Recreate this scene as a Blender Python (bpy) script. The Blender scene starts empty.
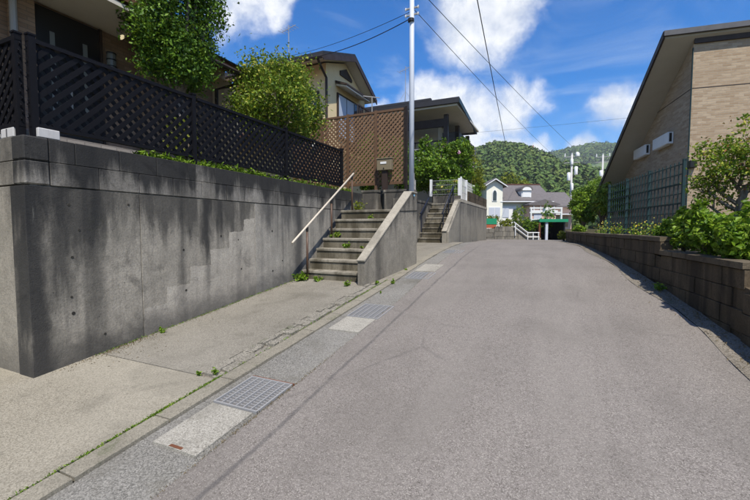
import bpy, bmesh, math, random
import numpy as np
from mathutils import Vector, Matrix
random.seed(7)
R = math.radians
SC = bpy.context.scene
COL = SC.collection

# ------------------------------------------------------------------ camera, sky, sun, exposure
EYE = 1.55
cam_d = bpy.data.cameras.new('camera')
cam = bpy.data.objects.new('camera', cam_d); COL.objects.link(cam)
cam_d.sensor_width = 36.0; cam_d.lens = 18.72; cam_d.clip_start = 0.05; cam_d.clip_end = 6000
cam.location = (0, 0, EYE)
cam.rotation_euler = (R(90 - 3.23), 0, R(25))
SC.camera = cam

SUN_EL = R(58); SUN_DIR = Vector((0.60, -0.80, 0)).normalized() * math.cos(SUN_EL) + Vector((0, 0, math.sin(SUN_EL)))
sun_d = bpy.data.lights.new('sun', 'SUN'); sun_d.energy = 4.9; sun_d.angle = R(0.53); sun_d.color = (1, 0.94, 0.85)
sun = bpy.data.objects.new('sun', sun_d); COL.objects.link(sun)
sun.location = (6, -12, 20)
sun.rotation_euler = SUN_DIR.to_track_quat('Z', 'Y').to_euler()

W = bpy.data.worlds.new('World'); SC.world = W; W.use_nodes = True


class NT:
    """small node-building helper"""
    def __init__(s, nt): s.nt = nt; s.n = nt.nodes; s.l = nt.links
    def new(s, t, **kw):
        o = s.n.new(t)
        for k, v in kw.items(): setattr(o, k, v)
        return o
    def put(s, sock, v):
        if isinstance(v, bpy.types.NodeSocket): s.l.new(v, sock)
        elif isinstance(v, (tuple, list)) and len(v) == 3 and sock.type == 'RGBA': sock.default_value = (*v, 1)
        else: sock.default_value = v
    def math(s, op, a, b=0.0, c=None, clamp=False):
        o = s.new('ShaderNodeMath', operation=op, use_clamp=clamp); s.put(o.inputs[0], a); s.put(o.inputs[1], b)
        if c is not None: s.put(o.inputs[2], c)
        return o.outputs[0]
    def vmath(s, op, a, b=(0, 0, 0)):
        o = s.new('ShaderNodeVectorMath', operation=op); s.put(o.inputs[0], a)
        if op == 'SCALE': s.put(o.inputs[3], b)
        else: s.put(o.inputs[1], b)
        return o.outputs['Value'] if op in ('DISTANCE', 'DOT_PRODUCT', 'LENGTH') else o.outputs[0]
    def noise(s, co, scale, detail=4, rough=.55, dist=0.0):
        o = s.new('ShaderNodeTexNoise'); s.put(o.inputs['Vector'], co)
        o.inputs['Scale'].default_value = scale; o.inputs['Detail'].default_value = detail
        o.inputs['Roughness'].default_value = rough; o.inputs['Distortion'].default_value = dist
        return o.outputs[0]
    def voro(s, co, scale, feat='F1', out='Distance'):
        o = s.new('ShaderNodeTexVoronoi', feature=feat); s.put(o.inputs['Vector'], co); o.inputs['Scale'].default_value = scale
        return o.outputs[out]
    def ramp(s, f, *st):
        o = s.new('ShaderNodeValToRGB'); s.put(o.inputs[0], f); e = o.color_ramp.elements
        while len(e) < len(st): e.new(0.5)
        for i, (p, c) in enumerate(st):
            e[i].position = p; e[i].color = (c, c, c, 1) if isinstance(c, (int, float)) else (*c, 1)
        return o.outputs[0]
    def mapr(s, v, a, b, c=0.0, d=1.0, smooth=True):
        o = s.new('ShaderNodeMapRange', interpolation_type='SMOOTHSTEP' if smooth else 'LINEAR')
        for i, q in enumerate((v, a, b, c, d)): s.put(o.inputs[i], q)
        return o.outputs[0]
    def mix(s, f, a, b, mode='MIX'):
        o = s.new('ShaderNodeMix', data_type='RGBA', blend_type=mode); s.put(o.inputs[0], f); s.put(o.inputs[6], a); s.put(o.inputs[7], b)
        return o.outputs[2]
    def bump(s, h, strength=.3, dist=.01):
        o = s.new('ShaderNodeBump'); s.put(o.inputs['Height'], h); o.inputs['Strength'].default_value = strength; o.inputs['Distance'].default_value = dist
        return o.outputs[0]
    def pos(s, sc=(1, 1, 1), off=(0, 0, 0)):
        g = s.new('ShaderNodeNewGeometry').outputs['Position']
        m = s.new('ShaderNodeMapping'); s.put(m.inputs[0], g); m.inputs['Scale'].default_value = sc; m.inputs['Location'].default_value = off
        return m.outputs[0]
    def xyz(s):
        o = s.new('ShaderNodeSeparateXYZ'); s.put(o.inputs[0], s.new('ShaderNodeNewGeometry').outputs['Position']); return o.outputs
    def rnd(s): return s.new('ShaderNodeObjectInfo').outputs['Random']
    def island(s): return s.new('ShaderNodeNewGeometry').outputs['Random Per Island']


# sky: physically based daylight with scattered fair-weather clouds
w = NT(W.node_tree); w.n.clear()
sky = w.new('ShaderNodeTexSky', sky_type='NISHITA'); sky.sun_disc = False
sky.sun_elevation = SUN_EL; sky.sun_rotation = math.atan2(SUN_DIR.x, SUN_DIR.y)
sky.air_density = 1.0; sky.dust_density = 0.3; sky.ozone_density = 2.5
hsv = w.new('ShaderNodeHueSaturation'); hsv.inputs['Saturation'].default_value = 1.55; hsv.inputs['Hue'].default_value = .510; hsv.inputs['Value'].default_value = 1.42; w.put(hsv.inputs['Color'], sky.outputs[0])
tc = w.new('ShaderNodeTexCoord').outputs['Generated']
sp = w.new('ShaderNodeSeparateXYZ'); w.put(sp.inputs[0], tc)
zc = w.math('MAXIMUM', sp.outputs[2], 0.0)
den = w.math('ADD', zc, 0.22)
comb = w.new('ShaderNodeCombineXYZ'); w.put(comb.inputs[0], w.math('DIVIDE', sp.outputs[0], den)); w.put(comb.inputs[1], w.math('DIVIDE', sp.outputs[1], den))
flat = comb.outputs[0]
nv = w.new('ShaderNodeTexNoise'); w.put(nv.inputs['Vector'], tc); nv.inputs['Scale'].default_value = 7.0; nv.inputs['Detail'].default_value = 3
warp = w.vmath('ADD', tc, w.vmath('SCALE', w.vmath('SUBTRACT', nv.outputs['Color'], (.5, .5, .5)), .13))
n1 = w.noise(tc, 11, 7, .62, .2); n3 = w.noise(flat, 1.4, 6, .62, 1.2)
def dirv(az, el):       # azimuth measured clockwise from +Y
    return (math.sin(R(az)) * math.cos(R(el)), math.cos(R(az)) * math.cos(R(el)), math.sin(R(el)))
CLOUDS = [(-12.5, 26.5, .09), (-8.0, 28.0, .11), (-4.5, 31.5, .09), (-14, 31, .07),
          (-17, 17, .08), (-11.5, 14.5, .10), (-6.5, 15.5, .08), (-13, 10.5, .09), (-24, 15.5, .05), (-7, 10, .08), (-3, 9, .05),
          (5.8, 14.5, .075), (9.2, 13.5, .065), (14.5, 13.0, .05), (3.0, 9.5, .04),
          (-45, 31, .125), (-39, 28, .05), (-30.5, 32, .05), (-62, 26, .10), (60, 22, .2), (95, 18, .16), (-120, 20, .2), (-150, 30, .2), (150, 25, .22), (45, 48, .2), (-60, 60, .22)]
cm = None
for az, el, r in CLOUDS:
    dd = w.vmath('DISTANCE', warp, dirv(az, el))
    v = w.mapr(dd, r * 1.55, r * .12)
    cm = v if cm is None else w.math('MAXIMUM', cm, v)
dens = w.math('ADD', w.math('MULTIPLY', cm, .85), w.math('MULTIPLY', w.math('SUBTRACT', n1, .5), 1.15))
dens = w.math('MULTIPLY', w.mapr(dens, .20, .86), w.mapr(cm, .0, .35))
wisp = w.math('MULTIPLY', w.mapr(n3, .44, .80), .58)
shade = w.mapr(n1, .35, .7)
ccol = w.mix(shade, (6.6, 7.0, 7.6), (10, 10, 10))
soft = w.mix(wisp, hsv.outputs[0], (5.0, 6.0, 7.6))
full = w.mix(w.math('MULTIPLY', dens, .93), soft, ccol)
bg = w.new('ShaderNodeBackground'); w.put(bg.inputs[0], full); bg.inputs[1].default_value = 0.10
w.l.new(bg.outputs[0], w.new('ShaderNodeOutputWorld').inputs[0])

SC.cycles.max_bounces = 5; SC.cycles.diffuse_bounces = 3; SC.cycles.glossy_bounces = 2
SC.view_settings.view_transform = 'Standard'; SC.view_settings.look = 'None'
SC.view_settings.exposure = 0.30; SC.view_settings.gamma = 1.0; SC.view_settings.use_curve_mapping = False


# ------------------------------------------------------------------ materials
M = {}
def mat(name, fn, rough=.85, spec=.3, metal=0.0):
    m = bpy.data.materials.new(name); m.use_nodes = True; nt = NT(m.node_tree)
    b = m.node_tree.nodes['Principled BSDF']; b.inputs['Roughness'].default_value = rough
    b.inputs['Specular IOR Level'].default_value = spec; b.inputs['Metallic'].default_value = metal
    r = fn(nt)
    if isinstance(r, dict):
        for k, v in r.items(): nt.put(b.inputs[k], v)
    else: nt.put(b.inputs['Base Color'], r)
    M[name] = m; return m

def painted(name, col, rough=.5, var=.18, metal=0.0, grime=.25, spec=.35):
    def f(t):
        n = t.noise(t.pos(), 3.5, 5, .6); g = t.noise(t.pos((9, 9, 2.2)), 2.0, 6, .65)
        c = t.mix(t.mapr(n, .3, .7, 0, var), col, tuple(x * .55 for x in col))
        c = t.mix(t.math('MULTIPLY', t.mapr(g, .55, .8), grime), c, (.05, .045, .04))
        return {'Base Color': c, 'Roughness': t.mapr(n, .2, .8, rough - .1, rough + .15), 'Normal': t.bump(t.noise(t.pos(), 60, 3), .08, .004)}
    return mat(name, f, rough, spec, metal)

def asphalt(t):
    p = t.pos(); x = t.xyz()
    fine = t.voro(p, 190, 'F1', 'Color'); sp = t.new('ShaderNodeSeparateColor'); t.put(sp.inputs[0], fine)
    med = t.noise(p, 34, 4, .7); big = t.noise(p, 1.1, 5, .6); lane = t.noise(t.pos((2.2, .25, 1)), 1.0, 4, .6)
    c = t.ramp(sp.outputs[0], (0, (.092, .081, .068)), (.45, (.178, .157, .138)), (.8, (.229, .203, .180)), (1, (.36, .33, .285)))
    c = t.mix(t.mapr(med, .33, .7, 0, .5), c, (.25, .227, .197))
    c = t.mix(t.mapr(big, .4, .7, 0, .42), c, (.128, .115, .098))
    c = t.mix(t.mapr(lane, .45, .72, 0, .30), c, (.27, .245, .212))
    # resurfacing seam running along the kerb side, a wavering tar line
    wob = t.math('MULTIPLY', t.math('SUBTRACT', t.noise(p, 1.3, 4), .5), .09)
    xs = t.math('ADD', x[0], wob)
    dist = t.math('ABSOLUTE', t.math('ADD', xs, t.math('MULTIPLY_ADD', x[1], .028, 1.60)))
    seam = t.math('MULTIPLY', t.mapr(dist, .03, .004), t.mapr(t.noise(p, 7, 3), .3, .6, .2, .55))
    c = t.mix(t.math('MULTIPLY', seam, t.mapr(x[1], 13, 8)), c, (.06, .057, .058))
    cr = t.voro(t.pos((.55, .4, .5)), 1.0, 'DISTANCE_TO_EDGE'); crn = t.mapr(t.math('ADD', cr, t.math('MULTIPLY', t.noise(p, 6, 5, .7), .03)), .026, .013)
    c = t.mix(t.math('MULTIPLY', crn, t.mapr(t.noise(p, .8, 3), .5, .62, 0, .3)), c, (.06, .055, .055))
    h = t.math('ADD', t.math('MULTIPLY', sp.outputs[1], .6), med)
    return {'Base Color': c, 'Normal': t.bump(h, .55, .006)}
mat('asphalt', asphalt, .9, .25)

def aggregate(name, lo, mid, hi, scale=170, dirt=(.12, .11, .085), mossy=0.0, stain=.55):
    def f(t):
        p = t.pos(); sp = t.new('ShaderNodeSeparateColor'); t.put(sp.inputs[0], t.voro(p, scale, 'F1', 'Color'))
        med = t.noise(p, 20, 5, .7); big = t.noise(p, 1.6, 6, .62, .4); bl = t.noise(p, .7, 3, .5)
        lo_, mid_, hi_ = [(k[0] * .88, k[1] * .86, k[2] * .83) for k in (lo, mid, hi)]
        c = t.ramp(sp.outputs[0], (0, lo_), (.4, mid_), (1, hi_))
        c = t.mix(t.mapr(med, .35, .68, 0, .35), c, mid_)
        c = t.mix(t.mapr(big, .48, .72, 0, stain), c, dirt)
        c = t.mix(t.mapr(bl, .4, .65, 0, .35), c, hi_)
        c = t.mix(t.mapr(t.noise(p, 78, 4, .7), .47, .62, 0, .5), c, lo_); c = t.mix(t.mapr(t.noise(p, 4.5, 7, .72), .52, .70, 0, .38), c, dirt)
        if mossy: c = t.mix(t.mapr(t.noise(p, 3.3, 6, .7), .56, .66, 0, mossy), c, (.05, .075, .015))
        return {'Base Color': c, 'Normal': t.bump(t.math('ADD', sp.outputs[1], med), .5, .005)}
    return mat(name, f, .92, .2)
aggregate('apron_pale', (.16, .145, .11), (.32, .295, .235), (.42, .395, .325))
aggregate('apron_grey', (.12, .11, .09), (.25, .235, .195), (.36, .34, .29))
aggregate('gutter_dark', (.07, .068, .062), (.20, .195, .175), (.36, .35, .32), 150)
aggregate('gutter_pale', (.18, .17, .145), (.36, .345, .30), (.49, .475, .42), 150, stain=.5)
aggregate('kerb', (.15, .14, .11), (.27, .25, .20), (.38, .355, .29), 170, mossy=.35)
aggregate('rough_stone', (.10, .095, .08), (.25, .235, .195), (.40, .375, .32), 90, mossy=.35)
aggregate('verge', (.07, .06, .045), (.19, .17, .14), (.34, .31, .26), 120, mossy=.4)
aggregate('earth', (.035, .028, .018), (.075, .06, .04), (.12, .10, .07), 40, mossy=.5)

def stained(name, base, light, dark, streak=.8, top=None, moss=.3, lower=0.0, lev=.0, blot=.55, runs=(), foot=0.0):
    """old shuttered concrete: rain streaks, black mould from the head of the wall, lime blooms"""
    base, light = [(q[0] * 1.06, q[1] * .99, q[2] * .86) for q in (base, light)]
    def f(t):
        p = t.pos(); x = t.xyz()
        wv = t.vmath('ADD', t.pos((2.6, 2.6, .42)), t.vmath('SCALE', t.new('ShaderNodeNewGeometry').outputs['Position'], .0)); s1 = t.noise(wv, 1.0, 7, .66, .35); s2 = t.noise(t.pos((13, 13, .9)), 1.0, 5, .65, .3)
        blo = t.noise(p, 1.25, 6, .64, .6); med = t.noise(p, 9, 6, .68); fin = t.noise(p, 85, 3, .6)
        c = t.mix(t.mapr(blo, .3, .7), base, light)
        c = t.mix(t.mapr(med, .35, .75, 0, .4), c, tuple(q * .62 for q in base))
        gr = t.noise(p, 46, 6, .78); c = t.mix(t.mapr(gr, .42, .62, .0, .45), c, tuple(q * .55 for q in base)); c = t.mix(t.mapr(t.noise(p, 27, 6, .8), .57, .75, 0, .22), c, tuple(min(.6, q * 1.35) for q in light))
        c = t.mix(t.math('MULTIPLY', t.mapr(s2, .42, .72), .25 * streak), c, dark)
        band = t.noise(t.pos((1.9, 1.9, .10), (4, 2, 0)), 1.0, 4, .6, .3); c = t.mix(t.math('MULTIPLY', t.mapr(band, .51, .64), .8 * streak), c, dark)
        wob = t.math('MULTIPLY', t.math('SUBTRACT', t.noise(t.pos((3, 3, 1.1)), 1.0, 5, .65), .5), .34); rag = t.math('MULTIPLY', t.math('SUBTRACT', t.noise(t.pos((16, 16, 1.5)), 1.0, 4, .7), .5), 1.1)
        for y0, wd, zl, st_ in runs:
            dd = t.math('ABSOLUTE', t.math('SUBTRACT', t.math('ADD', x[1], wob), y0)); kk = t.math('MULTIPLY', t.mapr(dd, wd, wd * .15), t.mapr(t.math('ADD', x[2], rag), zl, zl + .7)); c = t.mix(t.math('MULTIPLY', kk, st_), c, dark)
        if foot: c = t.mix(t.math('MULTIPLY', t.mapr(t.math('ADD', t.math('SUBTRACT', x[2], t.math('MULTIPLY', x[1], .11)), t.math('MULTIPLY', t.noise(p, 3.2, 6, .7), -.55)), .12, -.25), foot), c, tuple(q * 1.3 for q in dark))
        if top is None: k = t.mapr(s1, .48 - lev, .70 - lev, 0, streak)
        else:
            z0, z1 = top; g = t.mapr(x[2], z0, z1, -.10, .20)
            k = t.mapr(t.math('ADD', s1, g), .50 - lev, .70 - lev, 0, streak)
        c = t.mix(k, c, dark)
        c = t.mix(t.mapr(t.noise(p, 2.3, 7, .7, .8), .56, .70, 0, blot), c, tuple(q * .6 for q in dark))
        lime = t.math('MULTIPLY', t.mapr(t.noise(t.pos((11, 11, 1.1), (3, 1, 8)), 1, 6, .7), .66, .78), .4)
        c = t.mix(lime, c, tuple(min(.55, q * 1.7) for q in light))
        if moss: c = t.mix(t.mapr(t.noise(p, 4.2, 7, .72), .60, .72, 0, moss), c, (.04, .048, .014))
        if lower: c = t.mix(t.math('MULTIPLY', t.mapr(t.math('ADD', x[2], t.math('MULTIPLY', t.noise(p, 2.5, 5), -.5)), .55, -.05), lower), c, (.17, .15, .12))
        spk = t.voro(t.vmath('ADD', p, t.vmath('SCALE', t.new('ShaderNodeNewGeometry').outputs['Normal'], .01)), 14, 'F1'); c = t.mix(t.math('MULTIPLY', t.mapr(spk, .13, .05), t.mapr(t.noise(p, 1.8, 3), .48, .6, 0, .55)), c, tuple(q * .7 for q in dark))
        pit = t.voro(p, 38, 'F1'); pits = t.mapr(pit, .10, .03)
        c = t.mix(t.math('MULTIPLY', pits, t.mapr(t.noise(p, 5, 3), .5, .6, 0, .6)), c, (.04, .04, .038))
        h = t.math('SUBTRACT', t.math('ADD', t.math('MULTIPLY', med, .8), t.math('MULTIPLY', fin, .35)), t.math('MULTIPLY', pits, .8))
        return {'Base Color': c, 'Normal': t.bump(h, .75, .012)}
    return mat(name, f, .93, .2)
stained('wall_concrete', (.25, .245, .23), (.36, .35, .33), (.022, .0225, .023), .74, (.75, 1.95), .2, .15, .0, .4, ((1.85, .16, -.5, .9), (2.05, .14, .5, .75), (2.42, .13, 1.1, .6), (2.95, .10, 1.3, .5), (3.72, .15, .75, .9), (3.95, .09, 1.1, .6)), .75)
stained('wall_patch', (.36, .35, .335), (.45, .44, .42), (.045, .044, .042), .6, None, .15, .2, -.03, .4, ((3.72, .10, .3, .5),), .7)
stained('wall_newer', (.30, .298, .29), (.40, .395, .385), (.05, .05, .05), .7, (1.0, 2.0), .15, .1, -.03, .3, ((5.75, .18, .2, .8), (4.95, .07, 1.2, .5)), .6)
stained('wall_return', (.24, .235, .22), (.34, .33, .31), (.04, .038, .035), .6, (.8, 2.3), .2, .2, -.03, .3, (), .4)
stained('wall_block', (.17, .168, .165), (.31, .31, .31), (.020, .0205, .021), .92, (1.75, 2.5), .25, 0, .10)
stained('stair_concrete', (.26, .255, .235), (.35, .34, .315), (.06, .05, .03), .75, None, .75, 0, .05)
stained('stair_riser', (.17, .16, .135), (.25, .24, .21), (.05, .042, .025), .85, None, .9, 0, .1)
stained('cap_concrete', (.32, .31, .285), (.41, .40, .37), (.10, .09, .07), .4, None, .2, 0, -.05, .25)
stained('cheek_concrete', (.21, .205, .19), (.32, .31, .29), (.045, .042, .038), .75, (.9, 2.3), .3, .3)
stained('wall_far', (.24, .235, .22), (.31, .305, .285), (.08, .077, .07), .6, (1.5, 2.5), .15, 0)
stained('old_block', (.075, .06, .042), (.13, .108, .08), (.016, .013, .009), .75, None, .6, 0, .03)
stained('old_cap', (.10, .083, .06), (.16, .138, .105), (.04, .034, .026), .55, None, .6)

painted('black_paint', (.0075, .0075, .0095), .55, .3, 0, .1, .12)
painted('door_black', (.012, .011, .011), .35, .2, 0, 0)
painted('brown_paint', (.13, .072, .038), .6, .35, 0, .3)
painted('brown_slat', (.20, .118, .065), .62, .35, 0, .25)
painted('brown_dark', (.04, .026, .02), .55, .3)
painted('rail_brown', (.095, .055, .035), .45, .3)
painted('rail_cream', (.60, .53, .42), .4, .15, 0, .1)
painted('white_paint', (.74, .74, .72), .45, .12, 0, .12)
painted('pole_white', (.56, .60, .66), .4, .12, 0, .1)
painted('galvanised', (.33, .325, .315), .5, .2, .1, .15)
painted('pole_concrete', (.52, .51, .49), .8, .2)
painted('mailbox_olive', (.20, .165, .105), .4, .15)
painted('navy_rail', (.012, .015, .028), .4, .2)
painted('green_mesh', (.010, .034, .034), .45, .25, 0, .1)
painted('green_roof', (.02, .26, .13), .4, .2)
painted('roof_dark', (.026, .026, .03), .6, .3)
painted('roof_grey', (.10, .10, .105), .7, .3)
painted('roof_tile', (.145, .13, .125), .8, .35, 0, .4)
painted('roof_red', (.12, .05, .035), .6, .3)
painted('soffit_white', (.62, .58, .50), .7, .1, 0, .1)
painted('soffit_grey', (.42, .38, .31), .8, .1, 0, .1)
painted('beige_wall', (.70, .56, .33), .8, .12, 0, .15)
painted('cream_wall', (.78, .76, .64), .8, .1, 0, .15)
painted('white_wall', (.76, .75, .72), .8, .1, 0, .1)
painted('pink_wall', (.62, .43, .34), .8, .12, 0, .2)
painted('curtain', (.42, .48, .58), .7, .1, 0, 0)
painted('rust', (.16, .06, .028), .8, .4)
painted('rubber', (.012, .012, .013), .6, .1)
painted('cloth_white', (.8, .8, .8), .9, .05, 0, 0)
painted('blue_tag', (.25, .50, .68), .4, .1, 0, 0)
painted('terracotta', (.38, .10, .05), .8, .2)
painted('shutter_grey', (.50, .53, .58), .6, .1)
mat('glass_dark', lambda t: t.mix(t.noise(t.pos(), 1.5), (.012, .015, .018), (.04, .05, .06)), .08, .6)
mat('frosted', lambda t: {'Base Color': (.16, .17, .165)}, .35, .5)
mat('pit', lambda t: t.mix(t.noise(t.pos(), 20), (.01, .01, .009), (.05, .045, .035)), .95)
mat('lamp_glow', lambda t: {'Base Color': (.9, .85, .7), 'Emission Color': (1, .83, .5), 'Emission Strength': .55}, .4)

def brick(name, c1, c2, mortar, sc=1.0):
    def f(t):
        x = t.xyz(); cb = t.new('ShaderNodeCombineXYZ'); t.put(cb.inputs[0], t.math('ADD', x[0], x[1])); t.put(cb.inputs[1], x[2])
        b = t.new('ShaderNodeTexBrick'); t.put(b.inputs['Vector'], cb.outputs[0]); b.inputs['Scale'].default_value = 1
        b.inputs['Brick Width'].default_value = .235 * sc; b.inputs['Row Height'].default_value = .066 * sc; b.inputs['Mortar Size'].default_value = .007 * sc
        b.inputs['Mortar Smooth'].default_value = .3; b.inputs['Bias'].default_value = -.1
        t.put(b.inputs['Color1'], c1); t.put(b.inputs['Color2'], c2); t.put(b.inputs['Mortar'], mortar)
        c = t.mix(t.mapr(t.noise(t.pos((1, 1, 4)), 6, 4, .7), .3, .75, 0, .45), b.outputs[0], tuple(q * .6 for q in c1))
        c = t.mix(t.mapr(t.noise(t.pos(), .7, 5), .4, .7, 0, .25), c, tuple(q * .75 for q in c2))
        return {'Base Color': c, 'Normal': t.bump(t.math('SUBTRACT', t.noise(t.pos(), 60, 3), b.outputs[1]), .35, .006)}
    return mat(name, f, .85, .25)
brick('brick_tan', (.33, .235, .145), (.48, .375, .255), (.37, .315, .24))
brick('brick_brown', (.27, .18, .12), (.37, .26, .185), (.20, .155, .12), .85)
brick('brick_grey', (.34, .31, .28), (.42, .39, .36), (.22, .2, .19), .8)

def leafmat(name, cols, rough=.42, trans=.32):
    m = bpy.data.materials.new(name); m.use_nodes = True; t = NT(m.node_tree); b = t.n['Principled BSDF']
    r = t.island(); n = t.noise(t.pos(), 2.2, 3)
    k = t.math('ADD', t.math('MULTIPLY', r, .65), t.math('MULTIPLY', n, .35))
    c = t.ramp(k, *[(i / (len(cols) - 1) * .7 + .15, q) for i, q in enumerate(cols)])
    t.put(b.inputs['Base Color'], c); b.inputs['Roughness'].default_value = rough; b.inputs['Specular IOR Level'].default_value = .25
    tr = t.new('ShaderNodeBsdfTranslucent'); t.put(tr.inputs[0], t.mix(.5, c, (.16, .22, .02)))
    mx = t.new('ShaderNodeMixShader'); mx.inputs[0].default_value = trans
    t.l.new(b.outputs[0], mx.inputs[1]); t.l.new(tr.outputs[0], mx.inputs[2]); t.l.new(mx.outputs[0], t.n['Material Output'].inputs[0])
    M[name] = m
leafmat('leaf_dark', [(.022, .06, .007), (.055, .13, .011), (.11, .22, .016), (.20, .34, .03)], .5)
leafmat('leaf_gold', [(.05, .105, .008), (.11, .20, .013), (.21, .30, .022), (.46, .43, .06)], .5)
leafmat('leaf_mid', [(.034, .08, .008), (.075, .165, .012), (.145, .26, .018), (.25, .36, .03)], .46)
leafmat('leaf_bright', [(.05, .11, .008), (.115, .22, .012), (.21, .35, .022), (.34, .46, .06)], .42, .42)
leafmat('leaf_lime', [(.10, .14, .012), (.17, .21, .018), (.26, .29, .03), (.33, .34, .05)], .5, .4)
leafmat('leaf_red', [(.16, .05, .012), (.25, .09, .02), (.12, .10, .02)], .5)
leafmat('petal_yellow', [(.55, .42, .02), (.65, .52, .05), (.7, .6, .15)], .6)
leafmat('petal_pink', [(.55, .25, .38), (.6, .35, .45), (.65, .45, .5)], .6)
leafmat('leaf_dry', [(.10, .075, .035), (.17, .13, .07), (.24, .19, .11)], .8, .1)
mat('bark', lambda t: {'Base Color': t.mix(t.mapr(t.noise(t.pos((14, 14, 3)), 2, 5, .7), .3, .7), (.085, .065, .048), (.26, .22, .175)), 'Normal': t.bump(t.noise(t.pos((20, 20, 5)), 2, 5), .6, .01)}, .9, .2)
mat('bark_red', lambda t: t.mix(t.noise(t.pos((20, 20, 4)), 2, 5, .7), (.10, .055, .035), (.24, .15, .10)), .85, .2)
def forest(t):
    at = t.new('ShaderNodeAttribute', attribute_name='crown_tone').outputs['Fac']
    k = t.math('ADD', t.math('ADD', t.math('MULTIPLY', at, .5), t.math('MULTIPLY', t.island(), .15)), t.math('MULTIPLY', t.noise(t.pos(), .025, 4), .5))
    n = t.noise(t.pos(), .9, 5, .7)
    c = t.ramp(k, (.2, (.05, .088, .028)), (.45, (.085, .145, .038)), (.66, (.125, .19, .046)), (.85, (.18, .23, .06)), (1, (.2, .22, .09)))
    return {'Base Color': t.mix(t.mapr(n, .35, .7, 0, .35), c, (.05, .085, .03)), 'Normal': t.bump(n, 1.0, .8)}
mat('forest', forest, .9, .1)
mat('hill_grass', lambda t: t.mix(t.mapr(t.noise(t.pos(), .02, 7, .7), .38, .62), (.05, .095, .035), (.12, .16, .06)), .95, .1)
mat('terrace_soil', lambda t: t.mix(t.noise(t.pos(), 4, 5), (.05, .055, .025), (.12, .10, .06)), .95, .1)

# ------------------------------------------------------------------ mesh helpers
def zg(y):
    """height of the lane: climbs 11 per cent from the camera, levels out at a crest, then falls gently"""
    if y < 7.5: return .11 * y
    t = min(y, 12.5) - 7.5
    return .825 + .11 * t - .011 * t * t - .02 * max(0, min(y, 40) - 12.5)

def interp(tab, y):
    if y <= tab[0][0]: return tab[0][1]
    for (a, u), (b, v) in zip(tab, tab[1:]):
        if y <= b: return u + (v - u) * (y - a) / (b - a)
    return tab[-1][1]

def tag(o, label=None, cat=None, group=None, kind=None):
    if label: o['label'] = label
    if cat: o['category'] = cat
    if group: o['group'] = group
    if kind: o['kind'] = kind
    return o

def thing(name, label, cat, loc=(0, 0, 0), group=None, rz=0):
    o = bpy.data.objects.new(name, None); COL.objects.link(o); o.location = loc; o.rotation_euler.z = rz; o.empty_display_size = .1
    return tag(o, label, cat, group)

def link(me, name, parent=None):
    o = bpy.data.objects.new(name, me); COL.objects.link(o); o.parent = parent; return o

def org(parent):
    v = Vector((0, 0, 0))
    while parent is not None: v += parent.location; parent = parent.parent
    return v

def fin(bm, name, m, parent=None, smooth=False, local=False, bevel=0):
    if bevel: bmesh.ops.bevel(bm, geom=list(bm.edges), offset=bevel, segments=1, affect='EDGES', profile=.5)
    bm.normal_update()
    vs = [v.co for v in bm.verts]
    c = Vector(((min(v.x for v in vs) + max(v.x for v in vs)) / 2, (min(v.y for v in vs) + max(v.y for v in vs)) / 2, min(v.z for v in vs)))
    for v in bm.verts: v.co -= c
    me = bpy.data.meshes.new(name); bm.to_mesh(me); bm.free(); me.materials.append(M[m])
    if smooth: me.polygons.foreach_set('use_smooth', [True] * len(me.polygons))
    o = link(me, name, parent); o.location = c if (local or parent is None) else c - org(parent)
    return o

def B(): return bmesh.new()

def hexa(bm, p):
    v = [bm.verts.new(q) for q in p]
    for f in ((0, 3, 2, 1), (4, 5, 6, 7), (0, 1, 5, 4), (1, 2, 6, 5), (2, 3, 7, 6), (3, 0, 4, 7)): bm.faces.new([v[i] for i in f])
    return bm

def box(bm, x0, x1, y0, y1, z0, z1):
    return hexa(bm, [(x0, y0, z0), (x1, y0, z0), (x1, y1, z0), (x0, y1, z0), (x0, y0, z1), (x1, y0, z1), (x1, y1, z1), (x0, y1, z1)])

def prism(bm, pts, ext):
    """closed polygon (3-D points) swept by vector ext"""
    e = Vector(ext); a = [bm.verts.new(p) for p in pts]; b = [bm.verts.new(Vector(p) + e) for p in pts]; n = len(pts)
    bm.faces.new(a[::-1]); bm.faces.new(b)
    for i in range(n): bm.faces.new((a[i], a[(i + 1) % n], b[(i + 1) % n], b[i]))
    bmesh.ops.recalc_face_normals(bm, faces=bm.faces[:])
    return bm

def tube(bm, pts, rs, n=8, cap=True):
    pts = [Vector(p) for p in pts]
    if not isinstance(rs, (list, tuple)): rs = [rs] * len(pts)
    rings = []; u = None
    for i, p in enumerate(pts):
        d = (pts[min(i + 1, len(pts) - 1)] - pts[max(i - 1, 0)]).normalized()
        if u is None: u = d.orthogonal().normalized()
        else: u = (u - d * u.dot(d)).normalized()
        v = d.cross(u)
        rings.append([bm.verts.new(p + (u * math.cos(2 * math.pi * k / n) + v * math.sin(2 * math.pi * k / n)) * rs[i]) for k in range(n)])
    for a, b in zip(rings, rings[1:]):
        for k in range(n): bm.faces.new((a[k], a[(k + 1) % n], b[(k + 1) % n], b[k]))
    if cap: bm.faces.new(rings[0][::-1]); bm.faces.new(rings[-1])
    return bm

_ub = {}
def unit(m, bev=0.0):
    k = (m, bev)
    if k not in _ub:
        bm = B(); box(bm, -.5, .5, -.5, .5, -.5, .5)
        if bev: bmesh.ops.bevel(bm, geom=list(bm.edges), offset=bev, segments=1, affect='EDGES', profile=.5)
        me = bpy.data.meshes.new(m + '_bar'); bm.to_mesh(me); bm.free(); me.materials.append(M[m]); _ub[k] = me
    return _ub[k]

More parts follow.
